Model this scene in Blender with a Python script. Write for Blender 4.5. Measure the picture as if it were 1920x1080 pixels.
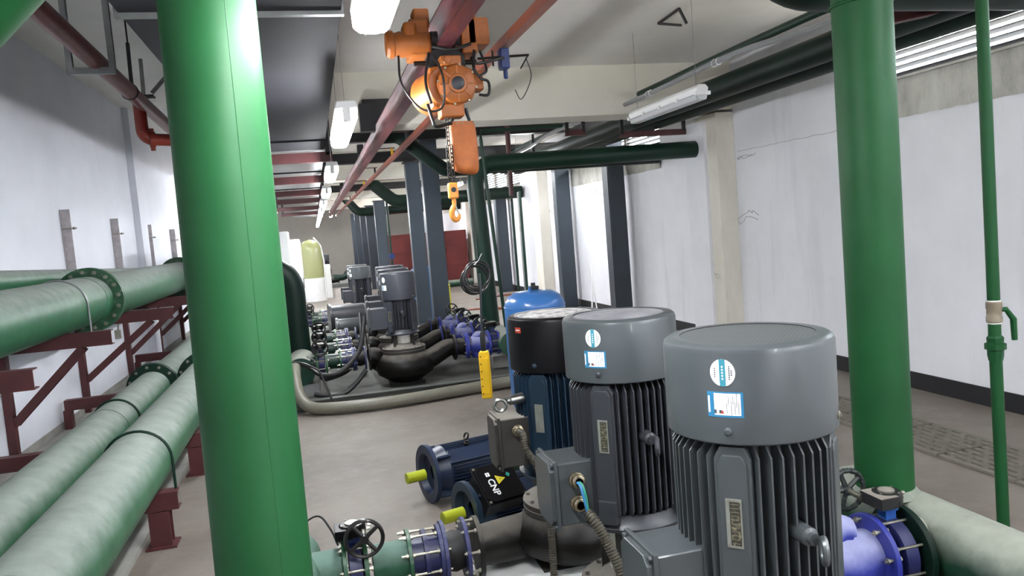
import bpy, bmesh, math, random
from mathutils import Vector, Matrix
random.seed(7)
PI = math.pi
scene = bpy.context.scene
COL = scene.collection
for o in list(bpy.data.objects): bpy.data.objects.remove(o)

# ------------------------------------------------------------------ camera, world, exposure
cam_d = bpy.data.cameras.new('camera'); cam = bpy.data.objects.new('camera', cam_d); COL.objects.link(cam)
cam_d.sensor_width = 36; cam_d.lens = 1450/1920*36; cam_d.clip_start = 0.05; cam_d.clip_end = 300
_r = Vector((0.96543705, -0.24807565, -0.07993606)); _d = Vector((-0.09734062, -0.05868456, -0.99351946)); _f = Vector((0.24177697, 0.96696153, -0.08080409))
mw = Matrix.Identity(4)
for i in range(3):
    mw[i][0] = _r[i]; mw[i][1] = -_d[i]; mw[i][2] = -_f[i]
mw.translation = (0, 0, 1.8)
cam.matrix_world = mw
scene.camera = cam

w = bpy.data.worlds.new('sky'); scene.world = w; w.use_nodes = True
bg = w.node_tree.nodes['Background']; bg.inputs[0].default_value = (0.86, 0.93, 1.0, 1); bg.inputs[1].default_value = 6.0
_g = w.node_tree.nodes.new('ShaderNodeTexCoord'); _s = w.node_tree.nodes.new('ShaderNodeSeparateXYZ'); _c = w.node_tree.nodes.new('ShaderNodeValToRGB')
_c.color_ramp.elements[0].position = .0; _c.color_ramp.elements[0].color = (.24, .23, .20, 1); _c.color_ramp.elements[1].position = .02; _c.color_ramp.elements[1].color = (.86, .93, 1, 1)
w.node_tree.links.new(_g.outputs['Generated'], _s.inputs[0]); w.node_tree.links.new(_s.outputs[2], _c.inputs[0]); w.node_tree.links.new(_c.outputs[0], bg.inputs[0])
scene.view_settings.view_transform = 'Standard'
try: scene.view_settings.look = 'None'
except Exception: pass
scene.view_settings.gamma = 1.0; scene.view_settings.use_curve_mapping = False
scene.view_settings.exposure = 3.38
LAMP = 13.0

# ------------------------------------------------------------------ materials
def nodes(name):
    m = bpy.data.materials.new(name); m.use_nodes = True
    nt = m.node_tree; return m, nt, nt.nodes['Principled BSDF']
def N(nt, t, **k):
    n = nt.nodes.new(t)
    for a, b in k.items(): setattr(n, a, b)
    return n
def noise(nt, scale, detail=4, rough=.55, coord='Object', stretch=None):
    tc = N(nt, 'ShaderNodeTexCoord'); n = N(nt, 'ShaderNodeTexNoise')
    n.inputs['Scale'].default_value = scale; n.inputs['Detail'].default_value = detail; n.inputs['Roughness'].default_value = rough
    if stretch:
        mp = N(nt, 'ShaderNodeMapping'); mp.inputs['Scale'].default_value = stretch
        nt.links.new(tc.outputs[coord], mp.inputs[0]); nt.links.new(mp.outputs[0], n.inputs[0])
    else: nt.links.new(tc.outputs[coord], n.inputs[0])
    return n
def ramp(nt, src, stops):
    r = N(nt, 'ShaderNodeValToRGB'); e = r.color_ramp.elements
    while len(e) < len(stops): e.new(.5)
    for i, (p, c) in enumerate(stops):
        e[i].position = p; e[i].color = (c[0], c[1], c[2], 1) if len(c) == 3 else c
    nt.links.new(src, r.inputs[0]); return r
def mixc(nt, f, a, b):
    m = N(nt, 'ShaderNodeMix', data_type='RGBA')
    for s, v in ((0, f), (6, a), (7, b)):
        if isinstance(v, (tuple, list)): m.inputs[s].default_value = (v[0], v[1], v[2], 1)
        elif isinstance(v, (int, float)): m.inputs[s].default_value = v
        else: nt.links.new(v, m.inputs[s])
    return m.outputs[2]
def bump(nt, b, src, st=.2, dist=.01):
    n = N(nt, 'ShaderNodeBump'); n.inputs['Strength'].default_value = st; n.inputs['Distance'].default_value = dist
    nt.links.new(src, n.inputs['Height']); nt.links.new(n.outputs[0], b.inputs['Normal'])
def paint(name, c, rough=.4, metal=0., var=.18, scale=6, spec=.5, bmp=.05, dirt=None, dirt_amt=.0, coat=0.):
    m, nt, b = nodes(name)
    if max(c) < .7: c = tuple(x*.62 for x in c)
    n = noise(nt, scale)
    c2 = tuple(max(0, x*(1-var)) for x in c); c3 = tuple(min(1, x*(1+var)) for x in c)
    r = ramp(nt, n.outputs[0], [(.3, c2), (.7, c3)])
    out = r.outputs[0]
    if dirt:
        n2 = noise(nt, scale*1.7, 6, .7)
        f = ramp(nt, n2.outputs[0], [(.62-dirt_amt*.4, (0, 0, 0)), (.8-dirt_amt*.3, (1, 1, 1))])
        out = mixc(nt, f.outputs[0], out, dirt)
    nt.links.new(out, b.inputs['Base Color'])
    b.inputs['Roughness'].default_value = rough; b.inputs['Metallic'].default_value = metal
    b.inputs['Specular IOR Level'].default_value = spec; b.inputs['Coat Weight'].default_value = coat
    if bmp:
        n3 = noise(nt, scale*8); bump(nt, b, n3.outputs[0], bmp, .004)
    return m
def dusty(name, c, dust, amt=.8, rough=.5, lo=.1, hi=.8):
    """painted steel with dust that has settled on its upward faces"""
    m, nt, b = nodes(name); c = tuple(x*.6 for x in c); dust = tuple(x*.72 for x in dust)
    g = N(nt, 'ShaderNodeNewGeometry'); s = N(nt, 'ShaderNodeSeparateXYZ'); nt.links.new(g.outputs['Normal'], s.inputs[0])
    n = noise(nt, 3.5, 6, .6, 'Generated'); n2 = noise(nt, 9, 5, .6)
    a = N(nt, 'ShaderNodeMath', operation='MULTIPLY_ADD'); nt.links.new(n2.outputs[0], a.inputs[0]); a.inputs[1].default_value = .5; nt.links.new(s.outputs[2], a.inputs[2])
    f = ramp(nt, a.outputs[0], [(lo+.22, (0, 0, 0)), (min(1, hi+.2), (amt, amt, amt))])
    cv = ramp(nt, n2.outputs[0], [(.3, tuple(x*.8 for x in c)), (.7, tuple(min(1, x*1.2) for x in c))])
    dv = ramp(nt, n2.outputs[0], [(.3, tuple(x*.85 for x in dust)), (.7, tuple(min(1, x*1.1) for x in dust))])
    nt.links.new(mixc(nt, f.outputs[0], cv.outputs[0], dv.outputs[0]), b.inputs['Base Color'])
    rr = N(nt, 'ShaderNodeMath', operation='MULTIPLY_ADD'); nt.links.new(f.outputs[0], rr.inputs[0]); rr.inputs[1].default_value = .4; rr.inputs[2].default_value = rough
    nt.links.new(rr.outputs[0], b.inputs['Roughness'])
    return m
def emit(name, c, s):
    m, nt, b = nodes(name)
    b.inputs['Base Color'].default_value = (.9, .9, .9, 1)
    b.inputs['Emission Color'].default_value = (c[0], c[1], c[2], 1); b.inputs['Emission Strength'].default_value = s
    return m
M = {}
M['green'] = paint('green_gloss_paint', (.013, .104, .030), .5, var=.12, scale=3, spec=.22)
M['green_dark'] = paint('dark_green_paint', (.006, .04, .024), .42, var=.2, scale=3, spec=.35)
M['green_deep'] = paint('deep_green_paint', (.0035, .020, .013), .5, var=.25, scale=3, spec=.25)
M['green_dusty'] = dusty('dusty_green_paint', (.03, .17, .075), (.33, .37, .34), .9, .45, .1, .75)
M['green_hdr'] = dusty('dusty_header_paint', (.02, .09, .05), (.40, .42, .36), .9, .45, .1, .8)
M['green_valve'] = paint('green_valve_paint', (.03, .13, .06), .4, scale=10, dirt=(.3, .3, .26), dirt_amt=.15)
M['green_pale'] = dusty('pale_green_pipe', (.03, .15, .08), (.23, .36, .31), .7, .45, .1, .9)
M['redox'] = paint('red_oxide_primer', (.12, .028, .03), .5, scale=6, dirt=(.07, .02, .02), dirt_amt=.1)
M['redox_rail'] = paint('red_oxide_rail', (.26, .075, .085), .27, metal=.25, var=.25, scale=4)
M['track'] = paint('orange_red_track', (.42, .12, .07), .32, metal=.3, var=.2, scale=5)
M['redpipe'] = paint('red_pipe_paint', (.25, .035, .035), .4, scale=6, dirt=(.2, .07, .07), dirt_amt=.2)
M['redfit'] = paint('red_fitting_paint', (.36, .04, .02), .4, scale=9)
M['tank_red'] = paint('red_brown_tank', (.26, .04, .035), .6, scale=2)
M['blacksteel'] = paint('dark_beam_paint', (.012, .012, .016), .5, scale=4)
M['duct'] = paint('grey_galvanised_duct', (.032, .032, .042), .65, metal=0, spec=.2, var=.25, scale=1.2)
M['duct_lit'] = paint('lit_duct_tone', (.40, .40, .40), .4, metal=.3, var=.2, scale=1.2)  # paler copy of the duct metal; its stronger lighting is put into colour
M['grey_col'] = paint('grey_column_paint', (.055, .075, .10), .42, scale=2, var=.12)
M['motor'] = paint('grey_motor_paint', (.085, .098, .106), .34, metal=.1, scale=5, var=.08, coat=.1)
M['motor_dk'] = paint('dark_grey_motor_paint', (.05, .055, .066), .42, metal=.1, scale=5, var=.1)
M['motor_g2'] = paint('slate_motor_paint', (.062, .067, .085), .42, scale=5, var=.1)
M['navy'] = paint('navy_motor_paint', (.012, .028, .075), .4, scale=6, var=.2)
M['teal_navy'] = paint('blue_motor_paint', (.010, .035, .07), .42, scale=6, var=.2)
M['blackpaint'] = paint('black_gloss_paint', (.004, .003, .0045), .35, scale=6, spec=.22)
M['black'] = paint('black_rubber', (.012, .012, .013), .55, scale=12)
M['blackwheel'] = paint('black_handwheel_paint', (.015, .012, .012), .35, scale=12, coat=.2)
M['wornwheel'] = paint('worn_handwheel_paint', (.02, .03, .028), .5, scale=30, dirt=(.2, .2, .18), dirt_amt=.12)
M['cast'] = dusty('dark_cast_iron', (.008, .0065, .0055), (.15, .135, .115), .75, .42, .5, 1.1)
M['cast'].node_tree.nodes['Principled BSDF'].inputs['Specular IOR Level'].default_value = .3
M['cast_dust'] = dusty('dusty_cast_iron', (.05, .045, .04), (.30, .275, .24), .9, .6, .1, .7)
M['steel'] = paint('steel', (.55, .55, .52), .28, metal=.95, scale=8)
M['strip'] = paint('bare_steel_strip', (.66, .61, .62), .5, metal=.2, scale=12, dirt=(.3, .25, .24), dirt_amt=.1)
M['guard'] = paint('bright_guard_steel', (.72, .70, .64), .3, metal=.5, scale=8)
M['zinc'] = paint('zinc_bolts', (.48, .46, .38), .35, metal=.8, scale=14)
M['galv'] = paint('galvanised_channel', (.42, .43, .43), .4, metal=.6, scale=10)
M['blue_valve'] = paint('blue_valve_enamel', (.045, .06, .42), .32, scale=6, var=.15, coat=.2)
M['blue_pale'] = dusty('dusty_blue_enamel', (.05, .07, .45), (.40, .42, .66), .85, .35, .05, .7)
M['blue_flange'] = paint('worn_blue_flange', (.045, .055, .20), .45, scale=14, dirt=(.13, .13, .17), dirt_amt=.3)
M['navy_coupling'] = paint('navy_coupling', (.025, .03, .12), .4, scale=10)
M['blue_neck'] = paint('bright_blue_neck', (.03, .14, .55), .4, scale=8)
M['tank_blue'] = paint('blue_tank_paint', (.06, .24, .66), .28, scale=3, var=.08, coat=.2)
M['yellow'] = paint('yellow_plastic', (.85, .50, .01), .4, scale=10, var=.06)
M['shaft'] = paint('yellow_shaft_sleeve', (.60, .68, .02), .45, scale=10, var=.06)
M['yellowbin'] = paint('yellow_bin', (.65, .6, .03), .5, scale=4, var=.08)
M['orange'] = paint('orange_hoist_paint', (.60, .175, .028), .42, scale=9, var=.15, dirt=(.28, .09, .03), dirt_amt=.08)
M['bag'] = paint('orange_canvas', (.66, .185, .04), .6, scale=14, var=.15, bmp=.3)
M['hookor'] = paint('orange_hook_paint', (.70, .26, .03), .4, scale=9)
M['bluebox'] = paint('blue_plastic', (.02, .05, .22), .4)
M['chain'] = paint('chain_steel', (.03, .025, .022), .4, metal=.6)
M['hose'] = paint('grey_beige_hose', (.27, .26, .20), .42, scale=7, var=.12)
M['cable'] = paint('black_cable', (.015, .015, .016), .4)
M['conduit'] = paint('dusty_flexible_conduit', (.13, .115, .085), .5, metal=.3, scale=40, dirt=(.03, .03, .03), dirt_amt=.3)
M['wire_g'] = paint('green_wire', (.03, .35, .22), .4)
M['wire_b'] = paint('blue_wire', (.05, .25, .55), .4)
M['brass'] = paint('nickel_brass', (.62, .52, .36), .25, metal=.9, scale=12)
M['tape'] = paint('beige_valve_body', (.34, .28, .20), .5, scale=10)
M['white'] = paint('white_plastic', (.75, .75, .74), .4, scale=5, var=.04)
M['white_cab'] = paint('white_cabinet_paint', (.85, .86, .85), .4, scale=2, var=.03)
M['sticker'] = paint('white_sticker', (.76, .78, .76), .4, scale=20, var=.03)
M['stk_teal'] = paint('teal_sticker', (.06, .38, .50), .4, scale=20, var=.05)
M['stk_blue'] = paint('blue_sticker', (.03, .27, .52), .4, scale=20, var=.05)
M['stk_ink'] = paint('dark_ink', (.08, .09, .1), .5, scale=20)
M['stk_red'] = paint('red_ink', (.65, .06, .03), .5, scale=20)
M['warn'] = paint('warning_yellow', (.80, .68, .02), .4, scale=20, var=.04)
M['mint'] = paint('mint_green_mark', (.03, .45, .33), .4, scale=20, var=.04)
M['stk_white'] = paint('white_ink', (.82, .82, .82), .5, scale=20, var=.02)
M['plate_dark'] = paint('etched_dark_plate', (.045, .04, .025), .4, scale=60, dirt=(.35, .32, .2), dirt_amt=.25)
M['plate'] = paint('aluminium_plate', (.42, .43, .38), .4, metal=.4, scale=20)
M['slat'] = paint('grey_louvre_paint', (.07, .067, .075), .6)
M['mull'] = paint('brown_window_frame', (.13, .115, .10), .6, scale=12)
M['concrete_dk'] = paint('dark_skid_concrete', (.10, .10, .085), .7, scale=5, bmp=.2)
M['skid'] = paint('grey_skid_steel', (.17, .18, .17), .5, scale=5, dirt=(.1, .08, .06), dirt_amt=.2)
M['plinth'] = paint('pale_plinth_concrete', (.40, .39, .36), .8, scale=4, bmp=.2)
M['baseboard'] = paint('black_skirting_paint', (.016, .016, .02), .5, scale=4)
M['whitepipe'] = paint('grey_pvc_conduit', (.42, .43, .44), .4, scale=6, var=.06)
M['lens'] = emit('lit_diffuser', (.95, .975, 1.0), LAMP)
M['lamp_body'] = M['white']
m, nt, b = nodes('clear_plastic_cover'); b.inputs['Base Color'].default_value = (.9, .92, .93, 1); b.inputs['Roughness'].default_value = .25
b.inputs['Transmission Weight'].default_value = .55; b.inputs['IOR'].default_value = 1.2; M['clear'] = m
m, nt, b = nodes('yellowish_glass'); b.inputs['Base Color'].default_value = (.42, .44, .20, 1); b.inputs['Roughness'].default_value = .2; b.inputs['Transmission Weight'].default_value = .3; M['yglass'] = m
# fan-cover grille: small square mesh
m, nt, b = nodes('fan_grille'); tc = N(nt, 'ShaderNodeTexCoord'); mp = N(nt, 'ShaderNodeMapping'); mp.inputs['Scale'].default_value = (62, 62, 62)
vo = N(nt, 'ShaderNodeTexBrick'); vo.offset = .5
vo.inputs['Color1'].default_value = (.02, .02, .022, 1); vo.inputs['Color2'].default_value = (.03, .03, .033, 1); vo.inputs['Mortar'].default_value = (.085, .092, .096, 1)
vo.inputs['Scale'].default_value = 1; vo.inputs['Mortar Size'].default_value = .16; vo.inputs['Brick Width'].default_value = .9; vo.inputs['Row Height'].default_value = .5
nt.links.new(tc.outputs['Object'], mp.inputs[0]); nt.links.new(mp.outputs[0], vo.inputs[0]); nt.links.new(vo.outputs[0], b.inputs['Base Color'])
b.inputs['Roughness'].default_value = .45; b.inputs['Metallic'].default_value = .2; M['grille'] = m
m, nt, b = nodes('dusty_fan_grille'); n = noise(nt, 26, 5, .7); r = ramp(nt, n.outputs[0], [(.38, (.10, .095, .10)), (.6, (.50, .48, .47))])
nt.links.new(r.outputs[0], b.inputs['Base Color']); b.inputs['Roughness'].default_value = .7; M['grille_dust'] = m
m, nt, b = nodes('grey_dusty_cap'); n = noise(nt, 9, 5, .7); r = ramp(nt, n.outputs[0], [(.35, (.10, .10, .12)), (.66, (.24, .235, .25))])
nt.links.new(r.outputs[0], b.inputs['Base Color']); b.inputs['Roughness'].default_value = .5; M['cap_dusty'] = m
# walls: off-white distemper with faint vertical streaks
def wallmat(name, c, streak=.12):
    m, nt, b = nodes(name)
    n1 = noise(nt, 1.2, 6, .6); n2 = noise(nt, 2.2, 5, .65, 'Object', (1, 1, .12)); n3 = noise(nt, 14, 5, .7)
    a = ramp(nt, n1.outputs[0], [(.3, tuple(x*.90 for x in c)), (.7, c)])
    s = ramp(nt, n2.outputs[0], [(.56, (0, 0, 0)), (.78, (streak*3, )*3)])
    o = mixc(nt, s.outputs[0], a.outputs[0], tuple(x*.72 for x in c))
    nt.links.new(o, b.inputs['Base Color']); b.inputs['Roughness'].default_value = .75; b.inputs['Specular IOR Level'].default_value = .25
    bump(nt, b, n3.outputs[0], .12, .006); return m
M['wall'] = wallmat('white_wall_paint', (.83, .835, .88), .22)
M['wall_left'] = wallmat('left_wall_paint', (.72, .735, .80), .03)
M['wall_end'] = wallmat('tan_wall_paint', (.52, .49, .44))
M['ceiling'] = wallmat('ceiling_paint', (.74, .72, .68), .05)
M['beam'] = wallmat('beam_paint', (.78, .75, .66), .06)
m, nt, b = nodes('stained_plaster'); n1 = noise(nt, 2.4, 8, .7, 'Object', (1, 1, .45)); n2 = noise(nt, 11, 6, .75, 'Object', (1, 1, .35))
a = ramp(nt, n1.outputs[0], [(.3, (.30, .29, .26)), (.55, (.55, .54, .50)), (.75, (.66, .65, .61))])
s = ramp(nt, n2.outputs[0], [(.60, (0, 0, 0)), (.76, (.7, .7, .7))])
nt.links.new(mixc(nt, s.outputs[0], a.outputs[0], (.14, .12, .10)), b.inputs['Base Color']); b.inputs['Roughness'].default_value = .9; bump(nt, b, n2.outputs[0], .6, .02); M['stained'] = m
m, nt, b = nodes('pilaster_plaster'); n1 = noise(nt, 3, 7, .7, 'Object', (1, 1, .4)); n2 = noise(nt, 9, 6, .75)
a = ramp(nt, n1.outputs[0], [(.3, (.66, .62, .54)), (.7, (.78, .75, .67))]); s = ramp(nt, n2.outputs[0], [(.68, (0, 0, 0)), (.78, (.7, .7, .7))])
nt.links.new(mixc(nt, s.outputs[0], a.outputs[0], (.22, .18, .14)), b.inputs['Base Color']); b.inputs['Roughness'].default_value = .85; M['pilaster'] = m
# floor: worn screed
m, nt, b = nodes('worn_concrete_floor'); n1 = noise(nt, .9, 8, .65); n2 = noise(nt, 6, 8, .7); n3 = noise(nt, 30, 4, .7)
a = ramp(nt, n1.outputs[0], [(.28, (.115, .094, .076)), (.5, (.178, .151, .130)), (.74, (.225, .198, .175))])
s = ramp(nt, n2.outputs[0], [(.5, (0, 0, 0)), (.75, (.5, .5, .5))])
o = mixc(nt, s.outputs[0], a.outputs[0], (.26, .23, .207))
s2 = ramp(nt, n3.outputs[0], [(.68, (0, 0, 0)), (.76, (.5, .5, .5))])
nt.links.new(mixc(nt, s2.outputs[0], o, (.16, .14, .12)), b.inputs['Base Color'])
rr = ramp(nt, n2.outputs[0], [(.3, (.45, )*3), (.7, (.7, )*3)]); nt.links.new(rr.outputs[0], b.inputs['Roughness']); bump(nt, b, n2.outputs[0], .25, .01); M['floor'] = m
M['grate'] = paint('weathered_grate', (.27, .245, .20), .75, scale=8, bmp=.3)
M['pit'] = paint('dark_trench', (.03, .026, .02), .9)

# ------------------------------------------------------------------ mesh toolkit
def zto(d):
    return Vector(d).normalized().to_track_quat('Z', 'Y').to_matrix().to_4x4()
def frame(p, d=(0, 0, 1)):
    return Matrix.Translation(Vector(p)) @ zto(d)
def catmull(pts, n=8):
    P = [Vector(p) for p in pts]; Q = [2*P[0]-P[1]] + P + [2*P[-1]-P[-2]]; out = []
    for i in range(1, len(Q)-2):
        a, b2, c, d = Q[i-1:i+3]
        for k in range(n):
            t = k/n
            out.append(.5*((2*b2)+(c-a)*t+(2*a-5*b2+4*c-d)*t*t+(3*b2-a-3*c+d)*t**3))
    out.append(P[-1]); return out
class MB:
    def __init__(s): s.v = []; s.f = []; s.mi = []; s.cur = 0; s.T = Matrix.Identity(4)
    def m(s, i): s.cur = i; return s
    def add(s, vs, fs, M_=None):
        T = s.T @ M_ if M_ is not None else s.T
        o = len(s.v); s.v += [T @ Vector(x) for x in vs]
        for f in fs: s.f.append([o+i for i in f]); s.mi.append(s.cur)
        return s
    def box(s, c, d, rot=None, M_=None):
        x, y, z = d[0]/2, d[1]/2, d[2]/2
        vs = [(-x, -y, -z), (x, -y, -z), (x, y, -z), (-x, y, -z), (-x, -y, z), (x, -y, z), (x, y, z), (-x, y, z)]
        fs = [(3, 2, 1, 0), (4, 5, 6, 7), (0, 1, 5, 4), (1, 2, 6, 5), (2, 3, 7, 6), (3, 0, 4, 7)]
        T = Matrix.Translation(Vector(c))
        if rot is not None: T = T @ (rot if isinstance(rot, Matrix) else Matrix.Rotation(rot, 4, 'Z'))
        if M_ is not None: T = M_ @ T
        return s.add(vs, fs, T)
    def bx(s, x0, x1, y0, y1, z0, z1): return s.box(((x0+x1)/2, (y0+y1)/2, (z0+z1)/2), (abs(x1-x0), abs(y1-y0), abs(z1-z0)))
    def lathe(s, prof, M_=None, n=24, cap=True, a0=0, a1=2*PI):
        full = abs(a1-a0-2*PI) < 1e-6; k = n if full else n+1
        vs = []; fs = []
        for r, z in prof:
            for i in range(k):
                a = a0+(a1-a0)*i/n; vs.append((r*math.cos(a), r*math.sin(a), z))
        for j in range(len(prof)-1):
            for i in range(n):
                i2 = (i+1) % k if full else i+1
                fs.append((j*k+i, j*k+i2, (j+1)*k+i2, (j+1)*k+i))
        if cap and full:
            if prof[0][0] > 1e-6: fs.append(tuple(reversed(range(k))))
            if prof[-1][0] > 1e-6: fs.append(tuple((len(prof)-1)*k+i for i in range(k)))
        return s.add(vs, fs, M_)
    def cyl(s, p0, p1, r, r2=None, n=20):
        p0 = Vector(p0); p1 = Vector(p1); L = (p1-p0).length
        return s.lathe([(r, 0), (r if r2 is None else r2, L)], frame(p0, p1-p0), n)
    def disc(s, p, d, prof, n=24): return s.lathe(prof, frame(p, d), n)
    def tube(s, pts, r, n=10, cap=True):
        P = [Vector(p) for p in pts]; R = r if callable(r) else (lambda t: r)
        if isinstance(r, (list, tuple)): R = lambda t: r[min(len(r)-1, int(round(t*(len(r)-1))))]
        vs = []; fs = []; nrm = None
        for i, p in enumerate(P):
            t = (P[min(i+1, len(P)-1)]-P[max(i-1, 0)])
            t = t.normalized() if t.length > 1e-9 else Vector((0, 0, 1))
            if nrm is None:
                nrm = t.orthogonal().normalized()
            else:
                nrm = (nrm - t*nrm.dot(t))
                nrm = nrm.normalized() if nrm.length > 1e-6 else t.orthogonal().normalized()
            b2 = t.cross(nrm); rr = R(i/max(1, len(P)-1))
            for k in range(n):
                a = 2*PI*k/n; vs.append(p+(nrm*math.cos(a)+b2*math.sin(a))*rr)
        for i in range(len(P)-1):
            for k in range(n): fs.append((i*n+k, i*n+(k+1) % n, (i+1)*n+(k+1) % n, (i+1)*n+k))
        if cap: fs += [tuple(reversed(range(n))), tuple((len(P)-1)*n+k for k in range(n))]
        return s.add(vs, fs)
    def prism(s, poly, h, M_=None):
        n = len(poly); vs = [(x, y, 0) for x, y in poly]+[(x, y, h) for x, y in poly]
        fs = [tuple(reversed(range(n))), tuple(range(n, 2*n))]+[(i, (i+1) % n, n+(i+1) % n, n+i) for i in range(n)]
        return s.add(vs, fs, M_)
    def torus(s, p, d, R, r, n=28, k=8, M_=None):
        T = frame(p, d); vs = []; fs = []
        for i in range(n):
            a = 2*PI*i/n
            for j in range(k):
                b2 = 2*PI*j/k; q = R+r*math.cos(b2); vs.append((q*math.cos(a), q*math.sin(a), r*math.sin(b2)))
        for i in range(n):
            for j in range(k): fs.append((i*k+j, ((i+1) % n)*k+j, ((i+1) % n)*k+(j+1) % k, i*k+(j+1) % k))
        return s.add(vs, fs, T)
    def hexnut(s, p, d, r, h): return s.lathe([(r, 0), (r, h)], frame(p, d), 6)
    def boltring(s, p, d, R, nb, br, t0, t1, ph=.2):
        T = frame(p, d)
        for i in range(nb):
            a = ph+2*PI*i/nb; q = (R*math.cos(a), R*math.sin(a))
            s.lathe([(br*.5, t0-br*.9), (br*.5, t1+br*.9)], T @ Matrix.Translation((q[0], q[1], 0)), 8)
            s.lathe([(br, t1), (br, t1+br*.9)], T @ Matrix.Translation((q[0], q[1], 0)), 6)
            s.lathe([(br, t0-br*.9), (br, t0)], T @ Matrix.Translation((q[0], q[1], 0)), 6)
        return s
    def flange(s, p, d, R, t, r0=None, n=32):
        return s.lathe([(R, -t/2), (R, t/2)], frame(p, d), n)
    def ibeam(s, p0, p1, w_, h, tf=.012, tw=.008, up=(0, 0, 1)):
        p0 = Vector(p0); p1 = Vector(p1); L = (p1-p0).length; d = (p1-p0).normalized(); upv = Vector(up)
        x = d.cross(upv).normalized(); z = x.cross(d).normalized()
        T = Matrix(((x[0], d[0], z[0], p0[0]), (x[1], d[1], z[1], p0[1]), (x[2], d[2], z[2], p0[2]), (0, 0, 0, 1)))
        for zc, hh, ww in ((-h/2+tf/2, tf, w_), (h/2-tf/2, tf, w_), (0, h-2*tf, tw)):
            s.box((0, L/2, zc), (ww, L, hh), M_=T)
        return s
    def channel(s, p0, p1, w_, h, t=.008, up=(0, 0, 1), side=1):
        p0 = Vector(p0); p1 = Vector(p1); L = (p1-p0).length; d = (p1-p0).normalized(); upv = Vector(up)
        x = d.cross(upv).normalized(); z = x.cross(d).normalized()
        T = Matrix(((x[0], d[0], z[0], p0[0]), (x[1], d[1], z[1], p0[1]), (x[2], d[2], z[2], p0[2]), (0, 0, 0, 1)))
        s.box((0, L/2, -h/2+t/2), (w_, L, t), M_=T); s.box((0, L/2, h/2-t/2), (w_, L, t), M_=T)
        s.box((side*(w_/2-t/2), L/2, 0), (t, L, h-2*t), M_=T); return s
    def build(s, name, mats, parent=None, label=None, bevel=0, flat=False, ang=35):
        me = bpy.data.meshes.new(name)
        vs = s.v
        if parent is not None and in_world(parent):
            inv = world_of(parent).inverted(); vs = [inv @ v for v in vs]
        me.from_pydata([tuple(v) for v in vs], [], s.f)
        mats = mats if isinstance(mats, (list, tuple)) else [mats]
        for x in mats: me.materials.append(x if not isinstance(x, str) else M[x])
        for i, p in enumerate(me.polygons): p.material_index = s.mi[i]; p.use_smooth = not flat
        me.update()
        bm = bmesh.new(); bm.from_mesh(me); bmesh.ops.recalc_face_normals(bm, faces=bm.faces); bm.to_mesh(me); bm.free()
        if not flat: me.set_sharp_from_angle(angle=math.radians(ang))
        o = bpy.data.objects.new(name, me); COL.objects.link(o)
        if parent is not None: o.parent = parent
        if bevel:
            md = o.modifiers.new('bevel', 'BEVEL'); md.width = bevel; md.segments = 2; md.limit_method = 'ANGLE'; md.angle_limit = math.radians(40)
        if label: o['label'] = label
        return o
WR = set()
def in_world(o):
    while o.parent: o = o.parent
    return o.name in WR
def world_of(o):
    m_ = o.matrix_basis.copy()
    while o.parent: o = o.parent; m_ = o.matrix_basis @ m_
    return m_
def tag(o, label, cat, group=None):
    o['label'] = label; o['category'] = cat
    if group: o['group'] = group
    return o
def thing(name, label, cat, loc=(0, 0, 0), rz=0, group=None, world=False):
    """Empty at the base of a thing; world=True: its parts are given in world coordinates"""
    o = bpy.data.objects.new(name, None); COL.objects.link(o); o.location = loc; o.rotation_euler = (0, 0, rz); o.empty_display_size = .1
    tag(o, label, cat, group)
    if world: WR.add(o.name)
    return o
def struct(name, mb, mat, **k):
    o = mb.build(name, mat, **k); o['kind'] = 'structure'; return o
def solo(name, mb, mat, label, cat, group=None, **k):
    """a thing that is one mesh; its origin is moved to the middle of its base"""
    vs = mb.v; lo = Vector([min(v[i] for v in vs) for i in range(3)]); hi = Vector([max(v[i] for v in vs) for i in range(3)])
    c = Vector(((lo[0]+hi[0])/2, (lo[1]+hi[1])/2, lo[2])); mb.v = [v-c for v in vs]
    o = mb.build(name, mat, **k); o.location = c; return tag(o, label, cat, group)
def children(o): return [c for c in bpy.data.objects if c.parent == o]
def copy_tree(o, parent=None):
    c = o.copy(); COL.objects.link(c)
    if parent is not None: c.parent = parent
    for ch in children(o): copy_tree(ch, c)
    return c
def dup(root, loc, label, rz=None, group=None):
    c = copy_tree(root); c.location = loc; c['label'] = label
    if rz is not None: c.rotation_euler = (0, 0, rz)
    if group: c['group'] = group
    return c
def bolt_mesh(r, L):
    mb = MB(); mb.hexnut((0, 0, 0), (0, 0, 1), r, r*.9); mb.lathe([(r*.55, -L), (r*.55, r*1.7)], None, 8); mb.hexnut((0, 0, -L), (0, 0, -1), r, r*.9)
    me = mb.build('tmp', 'zinc'); d = me.data; bpy.data.objects.remove(me); return d
def bolts_on(parent, p, d, R, nb, mesh, ph=.2, off=0, name='bolt'):
    T = frame(p, d)
    if in_world(parent): T = world_of(parent).inverted() @ T
    for i in range(nb):
        a = ph+2*PI*i/nb; o = bpy.data.objects.new(name, mesh); COL.objects.link(o); o.parent = parent
        o.matrix_local = T @ Matrix.Translation((R*math.cos(a), R*math.sin(a), off))

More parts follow.
